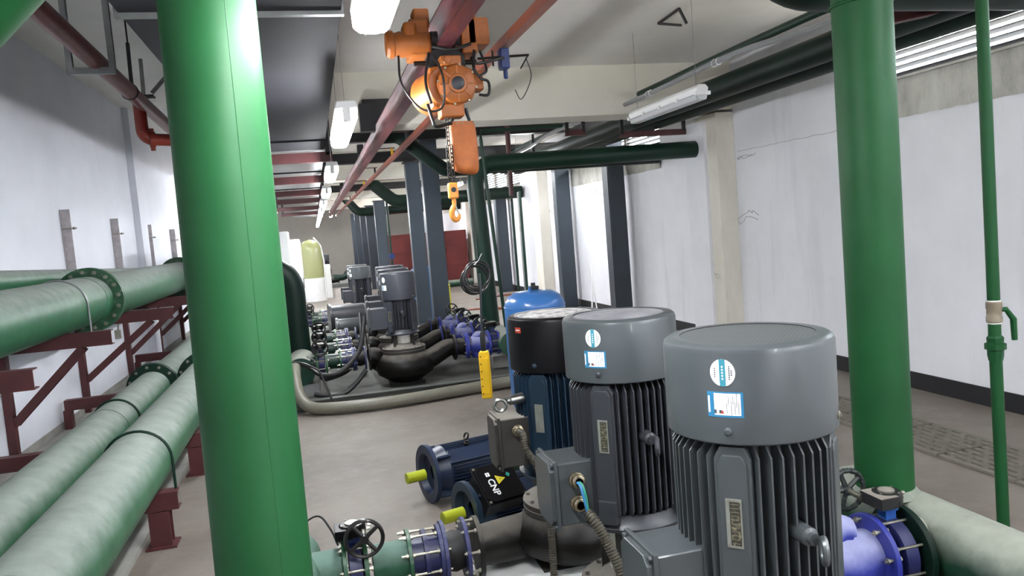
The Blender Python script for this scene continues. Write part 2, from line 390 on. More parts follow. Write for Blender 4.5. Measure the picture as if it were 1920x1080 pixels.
# ------------------------------------------------------------------ setting
XL, XR, YB, YE, ZC = -2.76, 5.25, -5.0, 41.0, 3.62
struct('floor', MB().bx(XL-.3, XR+.3, YB-.2, YE+.2, -.2, 0), 'floor', flat=True)
ZL = 4.15
struct('ceiling_left', MB().bx(XL-.3, -.6, YB-.2, YE+.2, ZL, ZL+.2).bx(-.64, -.6, YB-.2, YE+.2, ZC+.2, ZL), 'ceiling', flat=True)
struct('ceiling', MB().bx(-.64, XR+.3, YB-.2, YE+.2, ZC, ZC+.2), 'ceiling', flat=True)
struct('wall_left', MB().bx(XL-.25, XL, YB-.2, YE+.2, 0, ZL), 'wall_left', flat=True)
struct('wall_end', MB().bx(XL, XR, YE, YE+.2, 0, ZL), 'wall_end', flat=True)
struct('wall_back', MB().bx(XL, XR, YB-.2, YB, 0, ZL), 'wall_left', flat=True)
SILL, WTOP = 2.83, 3.46
wins = [(-4.2, .2), (1.0, 6.35), (11.0, 15.2), (19.3, 23.6), (27.4, 31.6)]  # first one, behind the viewpoint, is added to let in more daylight
mb = MB(); mb.bx(XR, XR+.25, YB-.2, YE+.2, 0, 2.49)
struct('wall_right', mb, 'wall', flat=True)
mb = MB(); prev = YB-.2
for a, b_ in wins+[(YE+.2, None)]:
    mb.bx(XR+.002, XR+.25, prev, a, 2.49, ZC)
    if b_: mb.bx(XR+.002, XR+.25, a, b_, WTOP, ZC); prev = b_
struct('wall_right_upper', mb, 'wall', flat=True)
def rough_band(y0, y1):
    """weathered render band below a window, with an uneven lower lip"""
    mb = MB(); n = int((y1-y0)/.09); rows = 8; rnd = random.Random(int(y0*10))
    vs = []; fs = []
    for i in range(n+1):
        for j in range(rows+1):
            z = 2.485+(SILL-2.485)*j/rows; bulge = .012+.010*rnd.random() if 0 < j < rows else .008
            vs.append((XR-bulge, y0+(y1-y0)*i/n, z+(rnd.uniform(-.008, .008) if j in (0,) else 0)))
    for i in range(n):
        for j in range(rows): a = i*(rows+1)+j; fs.append((a, a+1, a+rows+2, a+rows+1))
    mb.add(vs, fs)
    mb.bx(XR-.001, XR+.25, y0, y1, 2.49, SILL-.001)
    mb.box((XR+.05, (y0+y1)/2, SILL+.006), (.2, y1-y0, .02))
    return mb
for k, (a, b_) in enumerate(wins):
    struct('wall_band_%d' % (k+1), rough_band(a, b_), 'stained')
    mb = MB(); ps = 1.62; y = b_; n = max(2, int(round((b_-a)/ps)))
    st = (b_-a)/n
    for i in range(n+1):
        mb.bx(XR+.03, XR+.10, a+st*i-.03, a+st*i+.03, SILL, WTOP)
    mb.bx(XR+.03, XR+.10, a, b_, SILL, SILL+.03); mb.bx(XR+.03, XR+.10, a, b_, WTOP-.03, WTOP)
    fr = struct('window_%d' % (k+1), mb, 'mull', flat=True)
    z = SILL+.055; sl = MB()
    while z < WTOP-.03:
        sl.box((XR+.075, (a+b_)/2, z), (.05, b_-a, .012), Matrix.Rotation(math.radians(28), 4, 'Y')); z += .064
    sl.build('louvre_slats', 'slat', fr, flat=True)
# plaster pilasters, transverse beams
pil_y = [(8.85, 9.40), (16.9, 17.45), (25.0, 25.55), (33.1, 33.65)]
for k, (a, b_) in enumerate(pil_y):
    struct('trim_%d' % (k+1), MB().bx(5.0, XR, a, b_, 0, 3.0), 'pilaster', bevel=.008, flat=True)
    mb = MB().bx(.20, XR, a, b_, 3.03, ZC)
    struct('trim_%d' % (k+11), mb, 'beam', flat=True)
struct('baseboard_right', MB().bx(XR-.012, XR, YB, YE, 0, .155), 'baseboard', flat=True)
struct('baseboard_left', MB().bx(XL, XL+.01, YB, YE, 0, .10), 'plinth', flat=True)
struct('trim_9', MB().bx(XL, XL+.10, 13.6, 14.1, 0, ZL), 'wall_left', flat=True)
# hairline crack along the wall joint, and old cable scars on the pilaster edges
rnd = random.Random(3)
def crack(pts, r=.004, name='wall_crack_1'):
    struct(name, MB().tube(pts, r*.5, 5), 'mull')
p = [(XR, 6.4+.12*i, 2.49+rnd.uniform(-.006, .006)) for i in range(21)]; crack(p, .0035, 'wall_crack_1')
for k, (x, y, z, s_) in enumerate([(5.24, 8.8, 2.40, 1), (5.24, 8.80, 1.62, 1.5), (5.0, 9.1, .95, .5), (5.24, 14.0, 2.3, 2), (5.24, 16.85, 2.05, 1.3)]):
    for j in range(2 if k < 3 else 4):
        q = [(x, y+rnd.uniform(-.02, .05), z+rnd.uniform(-.02, .02))]
        for i in range(7): q.append((x, q[-1][1]-rnd.uniform(.0, .09)*s_, q[-1][2]+rnd.uniform(-.05, .035)*s_))
        crack(q, .0045, 'wall_scar_%d' % (k*4+j+1))

# trench with slotted grating panels
struct('trim_21', MB().bx(3.97, 4.47, .7, 9.1, .0, .003), 'pit', flat=True)
def grate_mb(L=.58, W=.5):
    mb = MB(); t = .02; nrow = 7
    xs = [-W/2+W*(i/nrow) for i in range(nrow+1)]
    for i, x in enumerate(xs): mb.bx(x-.021, x+.021, -L/2, L/2, .001, t)
    for i in range(nrow):
        for j in range(5):
            y = -L/2+L*(j+.5*(i % 2))/4.5
            if y < L/2: mb.bx(xs[i], xs[i+1], max(-L/2, y-.022), min(L/2, y+.022), .001, t)
    return mb
g0 = None
for i in range(14):
    y = 1.0+i*.6
    if g0 is None:
        g0 = solo('trench_grate', grate_mb(), 'grate', '', 'grate', 'slotted grates over the floor trench', flat=True); o = g0
    else: o = g0.copy(); COL.objects.link(o)
    o.location = (4.22, y, .003)
    o['label'] = 'slotted stone-coloured trench grate in the floor by the right wall, one of a continuous row'

# ------------------------------------------------------------------ lamps
def make_lamp(zt=ZC):
    t = thing('ceiling_light', '', 'ceiling light', (0, 0, 0), 0, 'lit tube lights hung in a row beside the duct')
    mb = MB(); mb.prism([(-.06, .02), (.06, .02), (.05, .06), (-.05, .06)], 1.22, Matrix(((1, 0, 0, 0), (0, 0, 1, -.61), (0, 1, 0, 0), (0, 0, 0, 1))))
    mb.build('housing', 'lamp_body', t, bevel=.006)
    mb = MB(); mb.prism([(-.057, .02), (-.055, -.03), (-.036, -.045), (.036, -.045), (.055, -.03), (.057, .02)], 1.19, Matrix(((1, 0, 0, 0), (0, 0, 1, -.595), (0, 1, 0, 0), (0, 0, 0, 1))))
    mb.build('diffuser', 'lens', t, bevel=.006)
    for s_ in (-1, 1):
        MB().cyl((0, s_*.5, .06), (0, s_*.5, zt-2.45), .0025, n=6).build('hanging_wire', 'steel', t)
        MB().bx(-.02, .02, s_*.6-.008, s_*.6+.012, -.047, .05).build('end_clip', 'lamp_body', t)
    return t
L0 = make_lamp(); lamp_ys = [1.80, 4.75, 7.95, 11.1, 14.3, 17.6, 21, 24.5, 28, 32, 35.5]
names = ['lit tube light nearest the camera, cut by the top edge left of the hoist', 'lit tube light hanging just right of the dark duct, second in the row', 'lit tube light below the duct cross bracket, third in the row', 'fourth lit tube light in the row beside the duct', 'fifth lit tube light in the receding row, small', 'sixth lit tube light in the receding row, small']
for i, y in enumerate(lamp_ys):
    o = L0 if i == 0 else dup(L0, (0, 0, 0), '')
    o.location = (.23, y, 2.45)
    o['label'] = names[i] if i < 6 else ('tiny lit tube light far down the corridor, one of the unresolved far ones' if y > 0 else 'lit tube light of the same row, behind the camera position')
# added tube lights that raise the brightness, behind the viewpoint and in the bays
for x, y, z, lab in [(1.4, -1.2, 2.5, 'middle, just behind the camera'), (1.4, -3.8, 2.5, 'middle, near the wall behind the camera'), (3.2, -.9, 2.9, 'right side just behind the camera'), (3.2, -3.4, 2.9, 'right side near the wall behind the camera'), (3.9, 13.9, 3.0, 'above the floor right of the nearest grey column'), (3.9, 17.0, 3.0, 'near the loose reddish hoses'), (3.9, 20.8, 3.0, 'right in front of the red tank'), (3.2, 27, 2.9, 'over the red tank'), (3.2, 33, 2.9, 'over the far right bay'), (3.2, 1.1, 2.9, 'right side beside the camera'), (-1.2, 18.5, 2.9, 'left bay past the second white cabinet'), (-1.2, 22, 2.9, 'left bay before the glass column'), (-1.2, 28, 2.9, 'far left bay'), (.9, 37.5, 2.9, 'before the tan end wall')]:
    o = dup(L0, (x, y, z), 'added tube light brightening the machine bays, '+lab, group='added tube lights brightening the machine bays')
    for ch in children(o):
        if ch.name.startswith('hanging_wire'): ch.scale = (1, 1, (ZC-z)/(ZC-2.45))
# the unlit clear-covered fitting that hangs over the pumps
t = thing('hanging_lamp', 'unlit clear-covered tube light hanging on two wires in front of the dark pipes', 'ceiling light', (3.3, 6.75, 2.78), 0)
mb = MB(); mb.prism([(-.05, 0), (.05, 0), (.06, .05), (.03, .08), (-.03, .08), (-.06, .05)], 1.45, Matrix(((1, 0, 0, 0), (0, 0, 1, -.725), (0, 1, 0, 0), (0, 0, 0, 1)))); mb.build('housing', 'white', t, bevel=.008)
mb = MB(); mb.prism([(-.06, 0), (-.045, -.05), (.045, -.05), (.06, 0)], 1.42, Matrix(((1, 0, 0, 0), (0, 0, 1, -.71), (0, 1, 0, 0), (0, 0, 0, 1)))); mb.build('cover', 'clear', t, bevel=.01)
for s_ in (-1, 1):
    MB().cyl((s_*.022, -.66, -.02), (s_*.022, .66, -.02), .012, n=10).build('tube', 'white', t)
    MB().cyl((0, s_*.62, .08), (0, s_*.62, ZC-2.78), .003, n=6).build('hanging_wire', 'steel', t)
for y in (-.72, -.36, 0, .36, .72): MB().bx(-.07, .07, y-.015, y+.015, -.012, .018).build('clip', 'white', t)
# angle-iron ceiling bracket
t = thing('ceiling_bracket', 'dark open angle-iron bracket on the ceiling above the unlit hanging lamp', 'bracket', (3.45, 6.8, ZC), 0, None, True)
for p0, p1 in [((3.38, 6.94, ZC-.02), (3.35, 6.45, ZC-.02)), ((3.38, 6.94, ZC-.02), (3.66, 7.02, ZC-.02)), ((3.35, 6.45, ZC-.02), (3.40, 6.42, ZC-.16))]:
    MB().tube([p0, p1], .014, 4).build('bar', 'blacksteel', t)

# ------------------------------------------------------------------ duct
t = thing('air_duct', 'large dark grey sheet-metal duct running under the ceiling left of the tube lights', 'duct', (-.2, 10, 2.7), 0, None, True)
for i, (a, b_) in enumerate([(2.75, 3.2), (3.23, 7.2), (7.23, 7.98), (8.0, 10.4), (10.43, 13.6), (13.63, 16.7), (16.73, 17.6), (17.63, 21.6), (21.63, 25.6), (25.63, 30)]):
    mb = MB().bx(-.62, .195, a, b_, 2.70, 3.60 if b_ < 16.8 else 3.03); mb.build('duct_section', 'duct' if b_ < 8 else 'duct_lit', t, bevel=.004, flat=True)  # near sections' unseen tops are raised to block light passing over the duct
for a in (3.215, 7.215, 10.415, 13.615, 17.615, 21.615, 25.615):
    MB().bx(-.635, .205, a-.018, a+.018, 2.685, 3.025).build('duct_joint', 'galv' if a < 4 else 'duct', t, flat=True)
sp = 0
for a, lab in [(8.15, 'first duct cross bracket, dark red, below the duct beside the third light'), (11.0, 'second dark red duct cross bracket, beyond the first'), (13.9, 'third duct cross bracket, thin in the distance'), (16.6, 'fourth duct cross bracket far along the duct'), (20.2, 'fifth duct cross bracket far along the duct'), (24.0, 'sixth duct cross bracket, farthest one')]:
    t = thing('duct_bracket', lab, 'bracket', (-.2, a, 2.6), 0, 'duct cross brackets', True)
    MB().channel((-.85, a, 2.64), (.27, a, 2.64), .06, .10).build('cross_bar', 'redox', t, flat=True)
    for x in (-.80, .235): MB().bx(x-.03, x+.03, a-.03, a+.03, 2.66, ZC if x > 0 else ZL).build('hanger', 'blacksteel', t, flat=True)

# ------------------------------------------------------------------ monorail, conductor track, dark cross beams
t = thing('monorail_beam', 'dark red steel I-beam monorail under the ceiling that carries the hoist', 'crane rail', (.92, 18, 2.95), 0, None, True)
MB().ibeam((.835, .3, 2.94), (.835, 36, 2.94), .094, .18, .011, .008).build('beam', 'redox_rail', t, flat=True)
for y in (9.1, 12.3, 17.2, 20.5, 25.2, 33.3):
    MB().bx(.79, .88, y-.1, y+.1, 3.03, 3.22).build('clamp_plate', 'blacksteel', t, flat=True)
for y in (8.70,):
    MB().bx(.62, .78, y-.01, y+.14, 2.95, 3.25).build('bracket_plate', 'blacksteel', t, flat=True)
t = thing('conductor_track', 'orange-red conductor track running beside the monorail', 'track', (1.27, 18, 2.95), 0, None, True)
mb = MB(); mb.channel((1.215, .3, 2.87), (1.10, 36, 2.87), .05, .055, .006, (0, 0, 1), -1); mb.build('track_rail', 'track', t, flat=True)
for i, y in enumerate((3.0, 6.2, 9.3, 11.0, 14, 17, 20, 23, 26)):
    xx = 1.216-.0032*y; MB().bx(xx-.015, xx+.015, y-.02, y+.02, 2.895, 3.0).build('track_hanger', 'yellow' if i in (3, 5) else 'blacksteel', t, flat=True)
    MB().bx(.84, 1.22, y-.012, y+.012, 3.0, 3.012).build('hanger_arm', 'redox', t, flat=True)
def hbeam(p0, p1, lab, w_=.2, h=.2, mat='blacksteel', nm='cross_beam'):
    return solo(nm, MB().ibeam(p0, p1, w_, h, .014, .01), mat, lab, 'beam', 'dark steel cross beams', flat=True)
hbeam((.25, 12.3, 3.355), (5.2, 12.3, 3.355), 'long black steel cross beam on the nearest grey columns, behind the hoist', .2, .19)
hbeam((.25, 15.2, 3.30), (5.2, 15.2, 3.30), 'black steel cross beam on the second pair of grey columns')
hbeam((.25, 20.0, 3.30), (5.2, 20.0, 3.30), 'dark steel cross beam further back, in front of the red tank')
hbeam((.25, 24.0, 3.30), (5.2, 24.0, 3.30), 'dark steel cross beam at the third grey column')
hbeam((.25, 29.0, 3.30), (5.2, 29.0, 3.30), 'dark steel cross beam far back over the motors')
solo('beam_bracket', MB().bx(.66, .95, 8.72, 8.845, 3.03, 3.30), 'blacksteel', 'black steel plate bracket fixed to the concrete beam left of the monorail', 'bracket', flat=True)

# ------------------------------------------------------------------ grey steel columns
def column(x, y, zt, lab, w_=.30, mat='grey_col', rz=0, grp='grey box-section steel columns'):
    t = thing('steel_column', lab, 'column', (x, y, 0), rz, grp)
    MB().ibeam((0, 0, .02), (0, 0, zt-.02), w_, w_, .016, .012, (0, 1, 0)).build('shaft', mat, t, flat=True)
    MB().bx(-w_/2-.01, w_/2+.01, -w_/2+.02, w_/2-.02, .02, zt-.03).build('web_plates', mat, t, flat=True)
    MB().bx(-w_/2-.06, w_/2+.06, -w_/2-.06, w_/2+.06, 0, .02).build('base_plate', mat, t, flat=True)
    MB().bx(-w_/2-.04, w_/2+.04, -w_/2-.04, w_/2+.04, zt-.02, zt).build('cap_plate', 'blacksteel', t, flat=True)
column(1.88, 12.3, 3.26, 'nearest grey steel column, broad and bluish, right of the grey pump motors', .245)
column(1.98, 15.2, 3.18, 'grey steel column just left of the nearest one, black cap plate on top', .25)
column(2.0, 23.6, 2.85, 'third grey-green steel column back, left edge of the red tank front', .30)
column(1.95, 26.8, 2.85, 'fourth grey-green steel column back, beside the lit red tank side', .30)
for i, (y, l) in enumerate([(31, 'fifth'), (35, 'sixth'), (38.5, 'seventh')]): column(2.0, y, 2.95, 'slim-looking far grey column, %s back in the receding row' % l, .3)
column(4.98, 12.3, 3.22, 'dark grey steel column at the right wall, nearer of the two in front of it', .28, 'grey_col')
column(5.0, 15.2, 2.98, 'dark grey steel column at the right wall below the far louvred window', .28)
column(5.0, 20.6, 2.78, 'grey-green steel column at the right wall behind the green elbow riser', .28)

# ------------------------------------------------------------------ green risers and overhead pipes
def elbow_pts(a, c, b_, r):
    """path a -> corner c -> b with a bend of radius r at c"""
    a, c, b_ = Vector(a), Vector(c), Vector(b_); u = (a-c).normalized(); v = (b_-c).normalized()
    half = math.acos(max(-1, min(1, u.dot(v))))/2; tl = min(r/math.tan(half), .9*min((a-c).length, (b_-c).length)) if half > .01 else 0
    p0 = c+u*tl; p1 = c+v*tl; out = [a]; n = 10
    rr = tl*math.tan(half); ctr = c+(u+v).normalized()*(rr/math.sin(half))
    e0 = (p0-ctr); e1 = (p1-ctr); ang = e0.angle(e1)
    for i in range(n+1):
        s_ = i/n; out.append(ctr+(e0*math.sin((1-s_)*ang)+e1*math.sin(s_*ang))/math.sin(ang))
    out.append(b_); return out
def seam_ring(t, p, d, r): MB().torus(p, d, r, .004, 32, 6).build('weld_seam', t.get('seam', 'green'), t)
# left foreground riser and its header on the floor
t = thing('vertical_pipe', 'thick bright green vertical pipe in the left foreground, floor to ceiling', 'pipe', (-.24, 2.1, 0), 0, 'green pump header risers', True)
MB().cyl((-.204, 1.99, .32), (-.199, 2.19, ZC), .118, n=72).build('pipe', 'green', t)
MB().cyl((-.154, 1.884, .32), (-.149, 2.084, ZC), .0016, n=6).build('seam', 'green', t)
t = thing('header_pipe', 'green suction header pipe on the floor hidden behind the left riser', 'pipe', (-.3, 2.8, 0), 0, None, True)
MB().cyl((-.27, 1.2, .18), (-.27, 4.05, .18), .15, n=40).build('pipe', 'green_pale', t)
MB().lathe([(.15, 0), (.13, .04), (.08, .07), (0, .08)], frame((-.27, 4.05, .18), (0, 1, 0)), 32).build('end_cap', 'green_pale', t)
for y in (1.6, 3.3): MB().bx(-.42, -.12, y-.05, y+.05, 0, .05).build('saddle', 'plinth', t)
# big pipe cutting the top left corner
t = thing('overhead_pipe', 'large dark green pipe slanting across the top left corner near the ceiling', 'pipe', (-1.2, 2.4, 2.3), 0, None, True)
MB().tube([(-2.6, 2.6, .95), (-2.0, 2.5, 1.50), (-.62, 2.35, 2.81)], .20, 40).build('pipe', 'green', t)
# right riser, from its dusty header
HX = 2.58
t = thing('vertical_pipe', 'thick green vertical pipe on the right, standing on the dusty header pipe', 'pipe', (2.5, 3.05, .42), 0, 'green pump header risers', True)
MB().cyl((2.50, 3.05, .40), (2.476, 3.05, ZC), .129, n=72).build('pipe', 'green', t)
MB().torus((2.48, 3.05, 2.66), (0, 0, 1), .1305, .007, 40, 8).build('weld_bead', 'green', t)
MB().lathe([(.155, 0), (.140, .02), (.130, .035)], frame((2.50, 3.05, .405)), 40, cap=False).build('weld_collar', 'green_hdr', t)
t = thing('header_pipe', 'dusty grey-green discharge header lying along the right side at the lower right corner', 'pipe', (HX, 2.4, 0), 0, None, True)
MB().cyl((HX, .6, .25), (HX, 3.4, .25), .168, n=48).build('pipe', 'green_hdr', t)
MB().lathe([(.168, 0), (.15, .05), (.09, .085), (0, .1)], frame((HX, 3.4, .25), (0, 1, 0)), 40).build('end_cap', 'green_hdr', t)
MB().torus((HX, 2.16, .25), (0, 1, 0), .168, .006, 40, 8).build('weld_bead', 'green_hdr', t)
for y in (1.0, 2.2, 3.3): MB().bx(HX-.12, HX+.12, y-.05, y+.05, 0, .10).build('saddle', 'plinth', t)
# dark branch that leaves the header behind the front motor
t = thing('branch_pipe', 'dark green floor-level branch pipe behind the handwheel of the right butterfly valve', 'pipe', (2.2, 3.7, 0), 0, None, True)
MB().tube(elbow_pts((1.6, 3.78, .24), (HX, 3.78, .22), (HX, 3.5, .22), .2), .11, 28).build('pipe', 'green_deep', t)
# overhead pipe at the top right, elbowed up
t = thing('overhead_pipe', 'very thick dark green pipe with a rounded elbow end at the top right edge', 'pipe', (3.6, 3.6, 2.8), 0, None, True)
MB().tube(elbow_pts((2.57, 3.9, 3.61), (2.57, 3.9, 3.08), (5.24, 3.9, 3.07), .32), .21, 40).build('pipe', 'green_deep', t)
t = thing('roof_strut', 'maroon steel strut crossing the top edge right of the big riser', 'beam', (4.2, 4.6, 2.9), 0, None, True)
MB().ibeam((3.45, 4.35, 2.93), (5.1, 4.35, 3.2), .12, .16).build('beam', 'redox', t, flat=True)
# thin green riser with ball valve
t = thing('vertical_pipe', 'thin green vertical pipe near the right edge with a beige ball valve halfway up', 'pipe', (3.37, 3.24, 0), 0, None, True)
px, py = 3.36, 3.24
MB().cyl((px+.02, py, 0), (px, py, 1.02), .03, n=24).build('lower_pipe', 'green', t)
MB().cyl((px, py, 1.19), (px-.03, py, ZC), .03, n=24).build('upper_pipe', 'green', t)
MB().lathe([(.033, .90), (.038, .93), (.038, .955), (.050, .96), (.050, .99), (.038, .995), (.040, 1.02), (.033, 1.03)], frame((px+.002, py, 0)), 8, cap=True).build('union', 'green', t)
bv = MB().lathe([(.034, 1.10), (.038, 1.105), (.038, 1.13), (.035, 1.135), (.035, 1.17), (.038, 1.175), (.038, 1.205), (.034, 1.21)], frame((px, py, 0)), 24).build('ball_valve', 'tape', t)
MB().cyl((px, py, 1.03), (px, py, 1.10), .03, n=24).build('nipple', 'green', t)
MB().cyl((px+.03, py-.01, 1.165), (px+.062, py-.02, 1.165), .012, n=10).tube([(px+.055, py-.02, 1.165), (px+.075, py-.02, 1.14), (px+.10, py-.02, 1.11), (px+.105, py-.02, 1.00)], [.012, .014, .016, .014], 8).build('lever', 'green', bv)
for z in (1.098, 1.212): MB().torus((px, py, z), (0, 0, 1), .030, .005, 20, 6).build('sealing_tape', 'white', bv)
# group 2 risers
t = thing('vertical_pipe', 'dark green elbow riser whose level arm runs to the white wall block', 'pipe', (2.0, 9.3, .4), 0, None, True)
MB().tube(elbow_pts((2.06, 9.45, .50), (1.99, 9.45, 2.58), (5.0, 9.34, 2.60), .26), .108, 32).build('pipe', 'green_dark', t)
solo('wall_block', MB().bx(4.955, 5.249, 9.10, 9.62, 0, 2.93), 'wall', 'white painted wall block at the pilaster where the green pipe enters', 'wall block', flat=True)
t = thing('vertical_pipe', 'dark green elbow riser just right of the thick left foreground pipe', 'pipe', (-.3, 9.6, .3), 0, None, True)
MB().tube(elbow_pts((-.29, 9.75, .40), (-.30, 9.75, 1.52), (-.80, 9.75, 1.52), .3), .135, 32).build('pipe', 'green_deep', t)
MB().flange((-.815, 9.75, 1.52), (1, 0, 0), .2, .03).boltring((-.815, 9.75, 1.52), (1, 0, 0), .17, 8, .012, -.015, .015).build('flange', 'green_deep', t)
t = thing('header_pipe', 'short green header with a flat round end facing the camera beside the grey hose', 'pipe', (-.3, 9.8, 0), 0, None, True)
MB().cyl((-.28, 8.85, .36), (-.28, 12.3, .36), .155, n=36).build('pipe', 'green_hdr', t)
MB().lathe([(.155, 0), (.157, -.006), (0, -.012)], frame((-.28, 8.85, .36), (0, 1, 0)), 36).build('end_plate', 'green_dark', t)
MB().tube([(-.10, 8.87, .16), (-.09, 8.87, .36), (-.13, 8.87, .48), (-.2, 8.87, .53)], .008, 6).build('clamp', 'galv', t)
MB().bx(-.45, -.10, 8.86, 9.0, .0, .21).build('saddle', 'galv', t); MB().bx(-.45, -.10, 11.5, 11.7, .0, .21).build('saddle', 'galv', t)
t = thing('header_pipe', 'grey-green discharge header behind the blue valves of the far pumps', 'pipe', (2.1, 10, 0), 0, None, True)
MB().cyl((2.13, 8.7, .42), (2.13, 12.1, .42), .15, n=36).build('pipe', 'green_hdr', t)
for y in (9.2, 11.4): MB().bx(1.98, 2.22, y-.05, y+.05, 0, .22).build('saddle', 'plinth', t)
t = thing('overhead_pipe', 'dark green pipe slanting down between the two crane rails behind the hoist chain', 'pipe', (1.4, 11, 2.5), 0, None, True)
q = elbow_pts((.92, 11, 3.17), (1.28, 11, 3.17), (1.90, 11, 2.66), .2)[:-1]+elbow_pts((1.6, 11, 2.907), (1.90, 11, 2.66), (5.2, 11, 2.66), .2)[1:]
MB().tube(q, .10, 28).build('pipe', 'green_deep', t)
MB().cyl((1.15, 11, 3.17), (1.15, 11, ZC), .012, n=8).build('hanging_rod', 'blacksteel', t)
t = thing('overhead_pipe', 'dark green pipe that drops and runs level to the right wall behind the riser', 'pipe', (3, 19, 2.4), 0, None, True)
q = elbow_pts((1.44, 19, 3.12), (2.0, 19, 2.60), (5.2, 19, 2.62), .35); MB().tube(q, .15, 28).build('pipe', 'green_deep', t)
MB().cyl((3.0, 19, 2.7), (3.0, 19, ZC), .02, n=8).build('hanging_rod', 'blacksteel', t)
t = thing('overhead_pipe', 'small dark green pipe elbow high up at the far end of the corridor', 'pipe', (1.7, 26, 2.4), 0, None, True)
MB().tube(elbow_pts((1.12, 25.9, 3.1), (1.5, 25.9, 2.62), (4.9, 25.9, 2.62), .3), .14, 20).build('pipe', 'green_deep', t)
# lengthwise pipes along the right wall
for x, z, lab in [(4.18, 3.03, 'upper of the two long dark green pipes high along the right wall, nearer the room'), (4.45, 2.995, 'lower-looking of the two long dark green pipes high along the right wall')]:
    solo('overhead_pipe', MB().cyl((x, .2, z), (x, 16.5, z), .115 if x < 4.3 else .105, n=28), 'green_deep', lab, 'pipe', 'long dark pipes along the right wall')
solo('overhead_pipe', MB().tube(catmull([(4.0, .5, 3.20), (4.0, 5.5, 3.27), (4.0, 8.8, 3.26), (4.0, 10.7, 3.28), (4.0, 16, 3.27)], 4), .036, 14), 'green_dark', 'slimmer green pipe running above the pair of dark pipes, bound to a grey conduit', 'pipe')
t = thing('conduit', 'pale grey plastic conduit sagging alongside the slim overhead green pipe', 'conduit', (3.85, 9, 3.1), 0, None, True)
MB().tube(catmull([(3.86, .5, 3.1), (3.85, 3, 3.14), (3.82, 5, 3.10), (3.8, 6.3, 3.165), (3.8, 8.0, 3.145), (3.8, 9.2, 3.145), (3.8, 10.9, 3.18), (3.8, 12, 3.2), (3.8, 13.4, 3.12), (3.8, 17, 3.1)], 6), .026, 10).build('tube', 'whitepipe', t)
for y, z in ((6.6, 3.16), (8.1, 3.145), (10.8, 3.18)):
    MB().torus((3.8, y, z), (0, 1, 0), .03, .006, 16, 6).build('coupling', 'white', t)
    MB().torus((3.80, y+.08, z), (0, 1, .3), .034, .004, 20, 6).build('tie_wire', 'white', t)
for (xa, xb, ya, lab) in [(3.22, 3.44, 9.47, 'narrow maroon U-shaped pipe hanger left of the unlit hanging lamp'), (3.96, 4.83, 9.47, 'wide maroon U-shaped pipe hanger behind the unlit hanging lamp'), (3.96, 4.83, 13.5, 'maroon U-shaped pipe hanger beyond the dark cross beam')]:
    t = thing('pipe_hanger', lab, 'bracket', ((xa+xb)/2, ya, 2.84), 0, 'maroon pipe hangers', True)
    zb = 2.84 if xb > 4 else 2.90
    MB().channel((xa-.03, ya-.08, zb), (xb+.03, ya-.08, zb), .05, .075).build('cross_bar', 'redox', t, flat=True)
    for x in (xa, xb): MB().bx(x-.022, x+.022, ya-.11 if ya == 9.47 else ya-.09, ya-.076, zb, 3.60 if ya == 9.47 else ZC).build('upright', 'blacksteel', t, flat=True)
# slim verticals in the middle distance
def slim(pts, r, mat, lab, nm='thin_pipe'): return solo(nm, MB().tube(pts, r, 10), mat, lab, 'pipe')
slim([(2.18, 9.15, .42), (2.05, 9.15, 2.85), (2.07, 9.2, 2.95), (3.1, 9.2, 2.97)], .022, 'green_dark', 'thin dark green pipe standing right beside the green elbow riser')
slim([(2.72, 10.4, ZC), (2.70, 10.4, 2.20)], .035, 'redox', 'short maroon hanger post crossing the elbow riser arm')
slim([(2.70, 18.5, 0), (2.70, 18.5, 2.85)], .035, 'green_dark', 'thin dark green vertical pipe between the two nearest grey columns')
slim([(1.92, 20.3, 0), (1.92, 20.3, 2.8)], .032, 'green_dark', 'thin dark green vertical pipe with a blue gauge in front of the red tank')
slim([(3.05, 19.3, 0), (3.02, 19.3, 2.8)], .022, 'green', 'thin light green vertical pipe in front of the red tank right part')
for i, (x, y) in enumerate([(4.93, 18.2), (5.0, 18.6), (5.08, 19.6)]):
    slim([(x, y, 0), (x, y, 2.6)], .035, 'green_dark' if i != 1 else 'galv', ['nearest of three slim wall pipes far behind the green elbow riser', 'middle of three slim wall pipes behind the green elbow riser, bare metal', 'farthest of three slim wall pipes behind the green elbow riser'][i])
solo('gauge', MB().lathe([(.08, 0), (.08, .05)], frame((1.92, 20.24, 1.25), (0, -1, 0)), 20), 'bluebox', 'small round blue valve body on the thin pipe before the red tank', 'gauge')
for i in range(2):
    slim([(4.75+.12*i, 13.2, .02), (5.1, 13.9+.2*i, 1.05)], .012, 'white', ['left of two thin white rods leaning on the right wall', 'right of two thin white rods leaning on the right wall'][i], 'white_rod')

# ------------------------------------------------------------------ left pipe racks
big_bolt = bolt_mesh(.017, .055)
